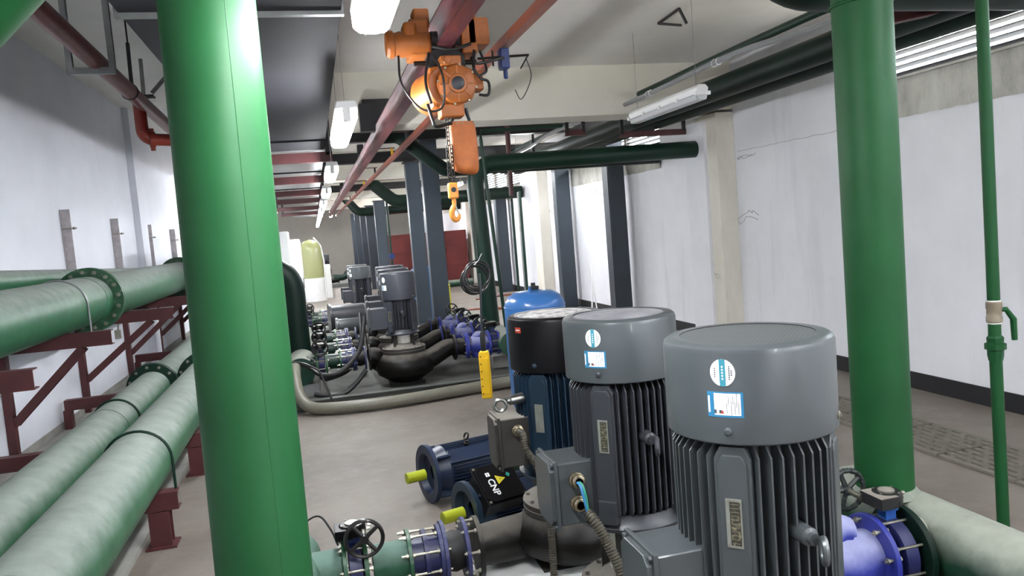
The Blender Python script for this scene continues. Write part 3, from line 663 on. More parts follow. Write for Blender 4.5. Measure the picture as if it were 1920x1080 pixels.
# upper pipe with the bolted flange
t = thing('rack_pipe', 'large dusty green pipe on the upper brackets of the left wall, with a bolted flange', 'pipe', (-2.2, 8, 1.15), 0, 'dusty green pipes on the left rack', True)
UX, UZ, UR = -2.24, 1.39, .235
MB().cyl((UX, 3.0, UZ), (UX, 8.55, UZ), UR, n=56).build('front_pipe', 'green_dusty', t)
MB().cyl((UX, 8.66, UZ), (UX, 20.5, UZ), UR+.006, n=56).build('rear_pipe', 'green_dusty', t)
MB().torus((UX, 8.30, UZ), (0, 1, 0), UR, .006, 48, 8).build('weld_bead', 'green_dusty', t)
for y in (8.58, 8.63):
    f_ = MB().flange((UX, y, UZ), (0, 1, 0), .325, .036, n=56).build('flange', 'green_valve', t, bevel=.003)
bolts_on(t, (UX, 8.605, UZ), (0, -1, 0), .282, 16, bolt_mesh(.021, .09), .1, .045)
for y in (14.0, 18.4):
    MB().flange((UX, y, UZ), (0, 1, 0), .325, .07, n=40).build('flange', 'green_valve', t)
t = thing('wall_pipe', 'slimmer grey-green pipe sloping along the left wall behind the upper rack pipe', 'pipe', (-2.6, 7, 1.6), 0, None, True)
MB().cyl((-2.60, 3.5, 1.78), (-2.60, 13.0, 1.50), .10, n=32).build('pipe', 'green_dusty', t)
for y in (5.4, 7.4, 9.85): MB().bx(-2.76, -2.55, y-.02, y+.02, 1.83-.0295*(y-3.5)-.17, 1.83-.0295*(y-3.5)-.14).build('bracket', 'galv', t)
# lower pipes
for nm, x, z, r, yf, lab in [('rack_pipe', -1.645, .505, .165, 8.05, 'middle dusty green pipe low on the left rack, closer to the wall'), ('rack_pipe', -1.175, .53, .19, 8.15, 'nearest dusty green pipe low on the left rack, scuffed top')]:
    t = thing(nm, lab, 'pipe', (x, 8, z-r), 0, 'dusty green pipes on the left rack', True)
    MB().cyl((x, 1.0, z), (x, yf, z), r, n=56).build('front_pipe', 'green_dusty', t)
    MB().cyl((x, yf+.1, z), (x, 12.4, z), r, n=48).build('rear_pipe', 'green_dusty', t)
    for k in (.03, .075): MB().flange((x, yf+k, z), (0, 1, 0), r+.075, .03, n=48).build('flange', 'green_dark', t, bevel=.003)
    bolts_on(t, (x, yf+.05, z), (0, -1, 0), r+.045, 12, bolt_mesh(.015, .075), .15, .04)
    MB().flange((x, 12.41, z), (0, 1, 0), r+.075, .05, n=32).build('flange', 'green_dark', t)
    MB().torus((x, 3.0 if r > .18 else 6.3, z), (0, 1, 0), r, .005, 48, 8).build('weld_bead', 'green_dusty', t)
def ubolt(t, x, z, r, y, mat='green_dark'):
    q = [(x-r-.008, y, z-r-.04), (x-r-.008, y, z)]
    q += [(x-(r+.008)*math.cos(PI*i/16), y, z+(r+.008)*math.sin(PI*i/16)) for i in range(1, 16)]
    q += [(x+r+.008, y, z), (x+r+.008, y, z-r-.04)]
    MB().tube(q, .009, 8).build('u_bolt', mat, t)
    MB().hexnut((x+r+.008, y, z-r-.03), (0, 0, -1), .016, .018).build('nut', 'zinc', t)
upl = {7.6: 'first one left of the big flange', 9.85: 'second one, ending beside the left green riser', 12.1: 'third one back', 14.4: 'fourth one back', 16.7: 'fifth one back', 5.35: 'mostly outside the left picture edge'}
for y, l in upl.items():
    xe = {7.6: -1.83, 9.85: -1.69}.get(y, -1.75)
    t = thing('wall_bracket', 'dark red wall bracket under the upper pipe, %s' % l, 'bracket', (-2.7, y, 0), 0, 'dark red wall brackets', True)
    MB().channel((-2.74, y, 1.09), (xe, y, 1.09), .09, .13, .009, (0, 0, 1), 1).build('arm', 'redox', t, flat=True)
    MB().channel((-2.70, y+.02, .40), (xe-.25, y+.02, 1.02), .07, .09, .008, (0, 1, 0), 1).build('brace', 'redox', t, flat=True)
    MB().bx(-2.755, -2.69, y-.04, y+.04, .02, 1.5).build('post', 'redox', t, flat=True)
    MB().bx(-2.757, -2.66, y-.006, y+.006, 1.5, 2.40-.018*(y-9)).bx(-2.757, -2.745, y-.03, y+.006, 1.5, 2.40-.018*(y-9)).build('backing_strip', 'strip', t, flat=True)
    s2 = MB().cyl((-2.76, y-.02, 2.18-.018*(y-9)), (-2.60, y-.02, 2.18-.018*(y-9)), .008, n=8).hexnut((-2.64, y-.02, 2.18-.018*(y-9)), (1, 0, 0), .018, .02); s2.build('anchor_bolt', 'zinc', t)
    if y < 8: ubolt(t, UX, UZ, UR, y, 'galv')
lol = {3.4: 'at the bottom picture edge', 5.08: 'its post standing clear on the floor', 6.62: 'partly behind the left riser', 9.0: 'behind the left riser', 12.35: 'the farthest one'}
for y, l in lol.items():
    t = thing('pipe_stand', 'dark red stand under the low green pipes, %s' % l, 'stand', (-1.8, y, 0), 0, 'dark red pipe stands', True)
    MB().channel((-2.70, y, .285), (-.96, y, .285), .10, .11, .009, (0, 0, 1), 1).build('arm', 'redox', t, flat=True)
    MB().ibeam((-1.08, y, .012), (-1.08, y, .225), .12, .10, .01, .008, (0, 1, 0)).build('post', 'redox', t, flat=True)
    MB().bx(-1.17, -.99, y-.08, y+.08, 0, .012).build('foot_plate', 'redox', t, flat=True)
    MB().bx(-2.72, -2.64, y-.04, y+.04, 0, .23).build('rear_post', 'redox', t, flat=True)
    if y in (5.08, 9.0): ubolt(t, -1.175, .53, .19, y+.02)
    if y in (6.62, ): ubolt(t, -1.645, .505, .165, y+.02)
struct('trim_22', MB().bx(-2.75, -1.20, .5, 22, 0, .03), 'plinth', flat=True)
# hanging chain-like clamp on wall
solo('cable_clamp', MB().tube([(-2.755, 11.6, 1.05), (-2.70, 11.6, .9), (-2.72, 11.6, .8)], .012, 6).bx(-2.76, -2.69, 11.57, 11.63, .68, .8), 'zinc', 'small grey metal clamp fixed low on the left wall between the brackets', 'clamp')

# red sprinkler pipe and hangers, top left
t = thing('sprinkler_pipe', 'dark red fire pipe running under the ceiling at the upper left', 'pipe', (-1.5, 8, 3.2), 0, None, True)
MB().cyl((-1.5, 2.5, 3.42), (-1.5, 7.9, 3.30), .07, n=28).build('pipe', 'redpipe', t)
MB().cyl((-1.5, 7.9, 3.30), (-1.5, 20, 3.02), .068, n=28).build('rear_pipe', 'redpipe', t)
MB().torus((-1.5, 7.85, 3.30), (0, 1, 0), .072, .006, 28, 6).build('coupling', 'blacksteel', t)
t = thing('pipe_hanger', 'galvanised U-shaped hanger holding the red fire pipe at the upper left', 'bracket', (-1.53, 6.7, 3.2), 0, None, True)
MB().channel((-1.70, 6.7, 3.245), (-1.36, 6.7, 3.245), .05, .05, .004).build('cross_bar', 'galv', t, flat=True)
for x in (-1.68, -1.38): MB().channel((x, 6.7, 3.22), (x, 6.7, ZL), .045, .04, .004, (0, 1, 0)).build('upright', 'galv', t, flat=True)
t = thing('sprinkler_elbow', 'red grooved fire pipe elbow and bolted coupling below the red pipe, beside the left riser', 'pipe fitting', (-1.45, 8.6, 2.9), 0, None, True)
MB().tube(elbow_pts((-1.55, 8.5, 3.36), (-1.55, 8.5, 2.95), (-1.0, 8.7, 2.93), .1), .06, 20).build('elbow', 'redfit', t)
for p_, d_ in (((-1.47, 8.53, 2.945), (1, .3, 0)), ((-1.27, 8.6, 2.94), (1, .3, 0))):
    MB().flange(p_, d_, .078, .05, n=20).bx(p_[0]-.02, p_[0]+.02, p_[1]-.02, p_[1]+.02, p_[2]+.06, p_[2]+.11).bx(p_[0]-.02, p_[0]+.02, p_[1]-.02, p_[1]+.02, p_[2]-.11, p_[2]-.06).build('coupling', 'redfit', t)
t = thing('pipe_hanger', 'dark slotted channel struts on a plate above the red pipe elbow', 'bracket', (-1.55, 8.5, 3.34), 0, None, True)
MB().cyl((-1.59, 8.5, 3.7), (-1.59, 8.5, ZL), .008, n=8).build('threaded_rod', 'blacksteel', t)
MB().cyl((-1.05, 8.5, 3.78), (-1.05, 8.5, ZL), .02, n=8).build('strut', 'galv', t)
MB().bx(-1.68, -1.40, 8.42, 8.56, 3.36, 3.375).build('plate', 'blacksteel', t)
for x, m_ in ((-1.60, 'blacksteel'), (-1.50, 'galv')): MB().channel((x, 8.5, 3.375), (x+.01, 8.5, 3.74 if m_ == 'galv' else 3.9), .03, .035, .004, (0, 1, 0)).build('strut', m_, t, flat=True)
MB().tube([(-1.42, 8.5, 3.40), (-1.05, 8.5, 3.80)], .022, 6).build('strut', 'galv', t)

# ------------------------------------------------------------------ pumps
def cyl_patch(mb, R, a, z, w_, h, n=8, round_=False):
    """small sticker laid on an upright cylinder of radius R, centred at angle a"""
    if round_:
        vs = [(R*math.cos(a), R*math.sin(a), z)]; k = 28
        for i in range(k):
            q = 2*PI*i/k; aa = a+math.cos(q)*w_/2/R; vs.append((R*math.cos(aa), R*math.sin(aa), z+math.sin(q)*h/2))
        mb.add(vs, [(0, 1+i, 1+(i+1) % k) for i in range(k)])
    else:
        vs = []
        for i in range(n+1):
            aa = a-w_/2/R+w_/R*i/n
            for dz in (-h/2, h/2): vs.append((R*math.cos(aa), R*math.sin(aa), z+dz))
        mb.add(vs, [(2*i, 2*i+2, 2*i+3, 2*i+1) for i in range(n)])
    return mb
def stickers(t, R, a, zt):
    mb = MB(); cyl_patch(mb, R+.0008, a, zt-.062, .063, .068, round_=True); s_ = mb.build('round_sticker', 'sticker', t, flat=True)
    m2 = MB(); cyl_patch(m2, R+.0014, a-.0, zt-.062, .015, .067); m2.build('teal_band', 'stk_teal', s_, flat=True)
    m3 = MB()
    for da, n_ in ((-.085, 5), (.075, 7), (.10, 3)):
        for k in range(n_): cyl_patch(m3, R+.0016, a+da, zt-.062+(k-(n_-1)/2)*.0052, .0035, .003, 2)
    m3.build('tiny_print', 'stk_ink', s_, flat=True)
    m4 = MB(); 
    for k in range(5): cyl_patch(m4, R+.0019, a, zt-.062+(k-2)*.0075, .004, .0045, 2)
    m4.build('band_print', 'stk_white', s_, flat=True)
    zc = zt-.142; mb = MB(); cyl_patch(mb, R+.0008, a+.01, zc, .090, .064); s_ = mb.build('label_sticker', 'stk_blue', t, flat=True)
    m2 = MB(); cyl_patch(m2, R+.0014, a+.035, zc+.001, .066, .055); m2.build('white_field', 'sticker', s_, flat=True)
    m3 = MB()
    for k, (da, l) in enumerate([(.03, .024), (.05, .024), (.08, .036), (.10, .020), (.12, .03), (.14, .036), (.16, .03)]):
        cyl_patch(m3, R+.0017, a+da, zc+.012 if k % 2 else zc-.008, .0012, l, 1)
    m3.build('print_lines', 'stk_ink', s_, flat=True)
    m4 = MB(); cyl_patch(m4, R+.0017, a-.02, zc-.019, .006, .007, 2); m4.build('red_mark', 'stk_red', s_, flat=True)
    m5 = MB(); cyl_patch(m5, R+.0017, a-.04, zc-.018, .008, .009, 2); cyl_patch(m5, R+.0017, a-.10, zc-.018, .006, .010, 2); m5.build('dark_mark', 'stk_ink', s_, flat=True)
    m6 = MB(); cyl_patch(m6, R+.0014, a-.172, zc, .005, .042, 2); m6.build('side_print', 'stk_white', s_, flat=True)
def radial_M(a, r, z):
    """local frame: x tangent, y up, z outward at angle a"""
    o = Vector((math.cos(a), math.sin(a), 0)); tgt = Vector((-math.sin(a), math.cos(a), 0))
    p = o*r; return Matrix(((tgt[0], 0, o[0], p[0]), (tgt[1], 0, o[1], p[1]), (0, 1, 0, z), (0, 0, 0, 1)))
def eyebolt(t, T, mat='motor_dk', s=1.0, name='lifting_eye'):
    """T maps z outward"""
    mb = MB(); old = mb.T; mb.T = T
    mb.lathe([(.022*s, -.03*s), (.020*s, .035*s), (.013*s, .04*s), (.013*s, .052*s)], None, 16)
    mb.torus((0, -.012*s, .082*s), (.9, 0, .45), .024*s, .0075*s, 24, 8)
    mb.T = old; return mb.build(name, mat, t)
def motor(t, T, R, zc, zb, mat, cover, box=None, plate=True, lod=0, eye=True, topmat='grille', fine=True, flat_fin_dark=None):
    """upright fan-cooled motor, parts under t, local z up; T top, zc fan cover lower rim, zb body bottom"""
    k = R/.22
    prof = [(R-.004, zc), (R, zc+.004), (R, T-.018), (R-.004, T-.007), (R-.014, T), (R-.045*k, T+.001)]
    MB().lathe(prof, None, 72 if fine else 32, cap=False).lathe([(R-.008, zc+.002), (R-.008, T-.02)], None, 48, cap=False).build('fan_cover', cover, t)
    MB().lathe([(R-.045*k, T-.0005), (.03, T+.003), (0, T+.003)], None, 48 if fine else 24).build('fan_grille', topmat, t)
    mb = MB().lathe([(R*.70, zb), (R*.74, zb+.02), (R*.74, zc+.03), (R*.6, zc+.05)], None, 40)
    Rf = R*.955; nf = 10 if fine else 7; tmax = R*.56
    for g in range(4):
        a = g*PI/2
        for i in range(nf):
            x = -tmax+2*tmax*i/(nf-1)
            if lod == 0 and eye and g == 3 and abs(x) < .018: pass
            ro = math.sqrt(Rf*Rf-x*x)*(1.0 if abs(x) < tmax*.85 else .985); ri = R*.62 if abs(x) < R*.5 else R*.5
            TT = Matrix.Rotation(a, 4, 'Z') @ Matrix(((0, 0, 1, 0), (1, 0, 0, 0), (0, 1, 0, 0), (0, 0, 0, 1)))
            # fin in a plane: profile (radial r, z), thickness along tangent
            th = .0050*k; pr = [(ri, zb+.01), (ro-.02, zb+.01), (ro, zb+.035), (ro, zc-.035), (ro-.022, zc-.008), (ri, zc-.008)]
            vs = [(r_, x-th/2, z) for r_, z in pr]+[(r_, x+th/2, z) for r_, z in pr]; n = len(pr)
            fs = [tuple(range(n)), tuple(reversed(range(n, 2*n)))]+[(i_, (i_+1) % n, n+(i_+1) % n, n+i_) for i_ in range(n)]
            mb.add(vs, fs, Matrix.Rotation(a, 4, 'Z'))
    body = mb.build('motor_body', mat, t, ang=25)
    for g in range(4):
        a = g*PI/2+PI/4; TT = radial_M(a, R*.70, 0)
        h = zc-zb
        poly = [(-.046*k, zb+.02), (.046*k, zb+.02), (.046*k, zc-.04), (.030*k, zc-.008), (-.030*k, zc-.008), (-.046*k, zc-.04)]
        m2 = MB().prism(poly, R*.235, TT)
        poly2 = [(-.036*k, zb+.05), (.036*k, zb+.05), (.036*k, zc-.05), (.024*k, zc-.028), (-.024*k, zc-.028), (-.036*k, zc-.05)]
        m2.prism(poly2, R*.262, TT)
        m2.box((0, zb+.03, R*.18), (.072*k, .09*k, .06*k), M_=TT)
        pn = m2.build('corner_panel', mat, t, bevel=.003 if fine else 0, flat=True)
        if plate and g == 2:
            z0 = zc-.20*k; m3 = MB().box((0, z0, R*.268), (.040*k, .125*k, .003), M_=TT); pl = m3.build('nameplate', 'plate', pn, 'aluminium nameplate with dark etched field', flat=True)
            MB().box((.003, z0, R*.276), (.026*k, .112*k, .001), M_=TT).build('etched_field', plate if isinstance(plate, str) else 'plate_dark', pl, flat=True)
            if fine:
                q = MB()
                for sx in (-1, 1):
                    for sy in (-1, 1): q.lathe([(.003, 0), (.002, .003)], TT @ Matrix.Translation((sx*.016*k, z0+sy*.057*k, R*.270)), 8)
                for i in range(11): q.box((.003, z0-.05*k+i*.01*k, R*.2775), (.020*k, .0014, .0006), M_=TT)
                q.build('plate_print', 'zinc', pl, flat=True)
    # screws of the cover
    for a in (PI*1.25, PI*1.75, PI*.25, PI*.75):
        MB().lathe([(.011*k, -.006), (.011*k, .003), (.006, .006), (.006, .008)], radial_M(a, R, zc+.035*k), 12).build('cover_screw', 'zinc' if a == PI*1.75 else mat, t)
    # drive-end shield
    MB().lathe([(R*.70, zb-.055), (R*.96, zb-.05), (R*.98, zb-.035), (R*.90, zb-.02), (R*.86, zb+.012), (R*.70, zb+.015)], None, 40).build('end_shield', mat, t)
    if eye: eyebolt(t, radial_M(-PI/2+.0, R*.90, zb+(zc-zb)*.60), mat, k*1.15)
    if box:
        bz0, bz1, by, lab = box['z0'], box['z1'], box.get('y', 0), box.get('label')
        x0, x1 = box.get('x0', -R*.75), box.get('x1', -R-.14); hy = box.get('hy', .10)
        MB().bx(x1+.03, x0, by-hy, by+hy, bz0, bz1).build('terminal_box', box.get('mat', mat), t, bevel=.006, flat=True)
        tb = t.children[-1] if t.children else None
        bo = [c for c in children(t) if c.name.startswith('terminal_box')][-1]
        zc_ = (bz0+bz1)/2; hz = (bz1-bz0)/2+.012; hh = hy+.012; c = .35*min(hz, hh)
        poly = [(-hh, -hz), (hh, -hz), (hh, hz), (-hh, hz)]; pi = [(-hh+.01, -hz+c), (-hh+c, -hz+.01), (hh-c, -hz+.01), (hh-.01, -hz+c), (hh-.01, hz-c), (hh-c, hz-.01), (-hh+c, hz-.01), (-hh+.01, hz-c)]
        TT = Matrix(((0, 0, -1, x1+.03), (1, 0, 0, by), (0, 1, 0, zc_), (0, 0, 0, 1)))
        q = MB().prism(poly, .014, TT).prism(pi, .030, TT)
        for sx in (-1, 1):
            for sy in (-1, 1): q.hexnut(TT @ Vector((sx*(hh-.014), sy*(hz-.014), .014)), (-1, 0, 0), .008, .010)
        q.build('box_lid', box.get('lid', mat), bo, bevel=.002, flat=True)
        for (gx, gz) in box.get('glands', []):
            q = MB().lathe([(.024, 0), (.024, .008), (.030, .009), (.030, .020), (.023, .022), (.023, .030), (.027, .031), (.026, .044), (.018, .048)], frame((gx, by-hy, gz), (0, -1, 0)), 12 if True else 24)
            q.lathe([(.016, .0485), (0, .0485)], frame((gx, by-hy, gz), (0, -1, 0)), 12)
            q.build('cable_gland', 'brass', bo, 'bright nickel-plated brass cable gland')
def casing(t, R=.30, arm=.52, armL=None, zpl=None, ra=.10, zf=.35, fr=.22, mat='cast', top='cast_dust', zl=.60, lr=.10, legs=True, zp=.17, cut=True):
    """volute pump casing with side arms along local x, cover flange at zf, lantern up to zl"""
    v = zf/.36; MB().lathe([(R*.45, .03), (R*.6, .05*v), (R*.92, .11*v), (R, .17*v), (R*.98, .22*v), (R*.82, .285*v), (fr*.95, zf-.055)], None, 48).build('volute', mat, t)
    for s_ in (-1, 1):
        arm_ = armL if (armL and s_ < 0) else arm; z0 = zpl or zp-.01
        pts = catmull([(s_*R*.35, -.07*s_, z0), (s_*R*.8, -.06*s_, z0), (s_*(arm_*.82), -.01*s_, zp), (s_*arm_, 0, zp)], 8)
        MB().tube(pts, lambda q: ra*(1.25-.25*q), 24).build('suction_arm' if s_ < 0 else 'discharge_arm', mat, t)
        MB().flange((s_*(arm_-.012), 0, zp), (1, 0, 0), ra+.055, .024).build('arm_flange', mat, t, bevel=.002)
    MB().lathe([(fr*.85, zf-.06), (fr, zf-.055), (fr, zf-.03), (fr*.985, zf-.028), (fr*.985, zf-.024), (fr, zf-.022), (fr, zf), (fr*.7, zf+.004), (.12, zf+.012)], None, 56).build('cover_flange', top, t)
    MB().boltring((0, 0, zf), (0, 0, 1), fr-.025, 10, .010, -.05, .003).build('cover_bolts', 'zinc', t)
    q = MB().lathe([(lr+.04, zf+.005), (lr+.02, zf+.03), (lr*.9, zf+.05)], None, 28)
    for a in (PI/4, 3*PI/4, 5*PI/4, 7*PI/4): q.box((math.cos(a)*(lr+.01), math.sin(a)*(lr+.01), (zf+zl)/2), (.04, .03, zl-zf), a)
    q.build('lantern', top if zl-zf < .3 else mat, t, flat=False)
    MB().cyl((0, 0, zf+.01), (0, 0, zl), lr*.9, n=28).build('shaft_guard', 'guard', t, 'bright steel coupling guard')
    if legs:
        MB().bx(-.20, .20, -.14, .14, 0, .035).box((.15, -.05, .08), (.03, .2, .12)).box((-.15, .05, .08), (.03, .2, .12)).build('foot', mat, t, flat=True)

# front group
t = thing('vertical_pump', 'nearest large grey pump motor at the lower right, stickers and mesh-topped fan cover', 'pump', (1.10, 1.85, 0), 0, 'grey upright pumps of the front group')
motor(t, 1.46, .222, 1.215, .64, 'motor', 'motor', box=dict(z0=.64, z1=.925, y=.02, hy=.085, x1=-.36, x0=-.15, glands=[(-.265, .83), (-.265, .72)]))
stickers(t, .222, PI*1.25-.03, 1.46); casing(t, zf=.36, zl=.60, lr=.11)
t = thing('vertical_pump', 'middle large grey pump motor with dusty plain fan cover top and open glands', 'pump', (1.13, 2.84, 0), 0, 'grey upright pumps of the front group')
motor(t, 1.42, .222, 1.185, .66, 'motor_dk', 'motor', box=dict(z0=.64, z1=.885, y=.01, hy=.10, x1=-.355, x0=-.15, mat='motor', lid='motor', glands=[(-.255, .82), (-.255, .73)]), topmat='cap_dusty')
stickers(t, .222, PI*1.25-.05, 1.42); casing(t, zf=.35, zl=.61, lr=.11)
t = thing('vertical_pump', 'blue pump motor with glossy black fan cover and dusty pale top, behind the grey ones', 'pump', (1.17, 3.82, 0), 0, None)
motor(t, 1.33, .25, 1.06, .56, 'teal_navy', 'blackpaint', box=dict(z0=.58, z1=.83, hy=.085, x1=-.385, x0=-.15, mat='cast_dust', lid='cast_dust', glands=[(-.27, .77)]), topmat='grille_dust', eye=False, plate='plate')
casing(t, zf=.36, zl=.52, lr=.12, fr=.24)
q = MB(); cyl_patch(q, .2508, PI+.42, 1.275, .045, .028); s_ = q.build('brand_sticker', 'stk_red', t, flat=True)
q = MB(); cyl_patch(q, .2514, PI+.42, 1.275, .030, .006); q.build('brand_print', 'stk_white', s_, flat=True)
eyebolt(t, radial_M(PI+.35, .28, .93), 'steel', 1.2)
cap = MB().lathe([(.022, 0), (.022, .05), (.012, .06)], Matrix.Translation((-.07, -.21, .56)), 10); cap.build('grease_cup', 'zinc', t)
solo('pump_skid', MB().bx(.62, 1.70, 3.40, 4.25, 0, .028).bx(.60, 1.72, 3.38, 3.42, 0, .045), 'white', 'pale flat base plate under the blue-bodied pump', 'base', flat=True)
for y, l in ((2.84, 'grey base plate under the middle pump'), (1.85, 'grey base plate under the nearest pump')): solo('pump_skid', MB().bx(.80, 1.46, y-.25, y+.25, 0, .028), 'skid', l, 'base', flat=True)
for nm in []: pass

# pipeline pieces --------------------------------------------------------------
def spool(x0, x1, y, z, r, mat, lab, group=None, name='pipe_spool', bulge=0.0, fl=True, fmat=None, fr=None):
    t = thing(name, lab, 'pipe piece', ((x0+x1)/2, y, z-r), 0, group, True)
    L = x1-x0; T = frame((x0, y, z), (1, 0, 0))
    MB().lathe([(r, .0), (r, L*.15), (r+bulge, L*.5), (r, L*.85), (r, L)], T, 32).build('tube', mat, t)
    if fl:
        for xx in (x0+.010, x1-.010): MB().flange((xx, y, z), (1, 0, 0), fr or r+.06, .02).build('flange', fmat or mat, t, bevel=.002)
    return t
SB = bolt_mesh(.011, .05)
def butterfly(x, y, z, r, lab, wheel=-1, hw=.09, bmat='blue_flange', ringmat='green_valve', neck='bluebox', wmat='blackwheel', gb='blackpaint', dirtlid=False, name='butterfly_valve', gx=0, h=.0, group=None, side=-1, ring=True):
    t = thing(name, lab, 'valve', (x, y, z-r), 0, group, True); Rr = r+.06
    MB().lathe([(r+.025, -.035), (r+.04, -.03), (r+.04, .03), (r+.025, .035)], frame((x, y, z), (1, 0, 0)), 32).build('body', 'navy_coupling', t)
    if ring:
        for s_ in (-1, 1): MB().flange((x+s_*.05, y, z), (1, 0, 0), Rr, .022).build('flange', ringmat, t, bevel=.002)
        bolts_on(t, (x, y, z), (-1, 0, 0), Rr-.018, 8, bolt_mesh(.011, .13), .3, .06)
    else:
        bolts_on(t, (x, y, z), (1, 0, 0), Rr-.020, 8, bolt_mesh(.011, .15), .3, .085)
    zt = z+Rr+.02+h
    MB().bx(x-.026, x+.026, y-.026, y+.026, z+r, zt).build('neck', neck, t, bevel=.003)
    MB().boltring((x, y, zt-.012), (0, 0, 1), .035, 4, .006, -.008, .008, .78).flange((x, y, zt-.012), (0, 0, 1), .048, .014).build('top_flange', neck, t)
    g = MB().lathe([(.062, 0), (.066, .006), (.066, .048), (.058, .056), (0, .056)], Matrix.Translation((x, y, zt)), 28).bx(x+side*.085, x, y-.075, y+.055, zt+.002, zt+.05)
    gbx = g.build('gearbox', gb, t, bevel=.003)
    MB().lathe([(.036, .056), (.034, .063), (.02, .064), (0, .064)], Matrix.Translation((x, y, zt)), 24).build('indicator_cap', 'cast_dust' if dirtlid else 'zinc', gbx)
    if dirtlid: MB().bx(x+side*.088, x+.0, y-.078, y+.058, zt+.0505, zt+.055).build('lid_plate', 'cast_dust', gbx)
    q = MB(); 
    for a in range(4): q.hexnut((x+.055*math.cos(a*PI/2+.5), y+.055*math.sin(a*PI/2+.5), zt+.054), (0, 0, 1), .006, .006)
    q.hexnut((x-side*.075, y+.0, zt+.035), (-side, 0, 0), .008, .016).hexnut((x-side*.07, y+.0, zt+.018), (-side, 0, 0), .008, .016); q.build('gearbox_bolts', 'zinc', gbx)
    # handwheel on a shaft along y
    wy = y+wheel*.15; wx = x+side*.055+gx; wz = zt+.026
    MB().cyl((wx, y+wheel*.05, wz), (wx, wy-wheel*.01, wz), .012, n=12).build('wheel_shaft', 'zinc', t)
    wq = MB().torus((wx, wy, wz), (0, 1, 0), hw, .010, 40, 8).lathe([(.020, -.022), (.020, .022)], frame((wx, wy, wz), (0, 1, 0)), 16)
    for k in range(5 if dirtlid else 4):
        a = 2*PI*k/(5 if dirtlid else 4)+.65; q0 = Vector((wx+.015*math.cos(a), wy, wz+.015*math.sin(a))); q1 = Vector((wx+hw*math.cos(a), wy, wz+hw*math.sin(a)))
        wq.tube([q0, q1], [.012, .010], 6)
    if dirtlid:
        for k in range(16):
            a = 2*PI*k/16; wq.lathe([(.0125, -.012), (.0125, .012)], frame((wx+hw*math.cos(a), wy, wz+hw*math.sin(a)), (-math.sin(a), 0, math.cos(a))), 8)
    else:
        wq.box((wx, wy, wz), (.002, .002, .002))
    wo = wq.build('handwheel', wmat, t)
    return t
def coupling(x0, x1, y, z, r, lab, group=None):
    """rod-tied dismantling joint: two flanges, navy sleeve, long tie rods"""
    t = thing('coupling', lab, 'pipe coupling', ((x0+x1)/2, y, z-r), 0, group, True); R_ = r+.058
    MB().flange((x0+.01, y, z), (1, 0, 0), R_, .02).build('flange', 'green_valve', t, bevel=.002, label='green flange')
    MB().flange((x1-.01, y, z), (1, 0, 0), R_, .02).build('flange', 'blue_flange', t, bevel=.002)
    L = x1-x0; T = frame((x0, y, z), (1, 0, 0))
    MB().lathe([(r+.01, .02), (r+.012, L*.45), (r+.045, L*.46), (r+.045, L*.58), (r+.02, L*.6), (r+.02, L-.02)], T, 32).build('sleeve', 'navy_coupling', t)
    for k in range(8):
        a = 2*PI*k/8+.3; c = Vector((0, math.cos(a)*(R_-.018), math.sin(a)*(R_-.018))); p0 = Vector((x0-.035, y, z))+c; p1 = Vector((x1+.035, y, z))+c
        q = MB().cyl(p0, p1, .0065, n=8)
        for xx in (x0-.012, x0+.022, x1-.032, x1+.004): q.hexnut((xx, p0[1], p0[2]), (1, 0, 0), .012, .010)
        q.build('tie_rod', 'zinc', t)
def check_valve(x0, x1, y, z, r, lab, group=None):
    t = thing('check_valve', lab, 'valve', ((x0+x1)/2, y, z-r), 0, group, True); L = x1-x0; T = frame((x0, y, z), (1, 0, 0))
    for xx in (x0+.012, x1-.012): MB().flange((xx, y, z), (1, 0, 0), r+.065, .024, n=48).build('flange', 'blue_valve', t, bevel=.003)
    MB().lathe([(r, .02), (r*1.05, L*.12), (r*1.22, L*.45), (r*1.15, L*.75), (r*.98, L*.9), (r, L-.02)], T, 36).build('body', 'blue_pale', t)
    MB().tube(catmull([(x0+L*.30, y, z-r*.3), (x0+L*.42, y, z-r*1.1), (x0+L*.55, y, z-r*1.55)], 6), [r*.7, r*.72, r*.45], 20).build('drain_chamber', 'blue_valve', t)
    MB().tube(catmull([(x0+L*.35, y, z+r*.4), (x0+L*.55, y, z+r*1.15), (x0+L*.7, y, z+r*1.0)], 6), [r*.6, r*.62, r*.6, r*.5], 20).build('bonnet', 'blue_pale', t)
    for xx in (x0+.012, x1-.012): bolts_on(t, (xx, y, z), (-1, 0, 0), r+.040, 8, bolt_mesh(.0125, .045), .25, .03)
    return t

sy, sz, sr = 3.82, .17, .10
GP = 'pieces of the front suction line'
spool(.475, .605, sy, sz, .092, 'black', 'short black rubber joint in the front suction line between two worn blue flanges', None, 'rubber_joint', .012, True, 'blue_flange', .16)
t = thing('flange_bolts', 'ring of nut-and-bolt pairs joining the dusty pump flange to the rubber joint', 'bolts', (.62, sy, sz-.16), 0, None, True)
bolts_on(t, (.62, sy, sz), (-1, 0, 0), .138, 8, SB, .2, .03)
coupling(.30, .475, sy, sz, .088, 'navy coupling with long tie rods in the front suction line')
spool(.13, .30, sy, sz, .10, 'green_pale', 'dusty green pipe piece between the rod coupling and the black handwheel valve', None, 'pipe_spool', 0, False)
butterfly(.045, sy, sz, .10, 'butterfly valve with glossy black four-spoke handwheel beside the left green riser', -1, .088, wmat='blackwheel', side=-1, gx=.105, h=-.005)
spool(-.27, -.01, sy, sz, .11, 'green_pale', 'pale green stub pipe leaving the suction header at the foot of the left riser', None, 'pipe_spool', 0, False)
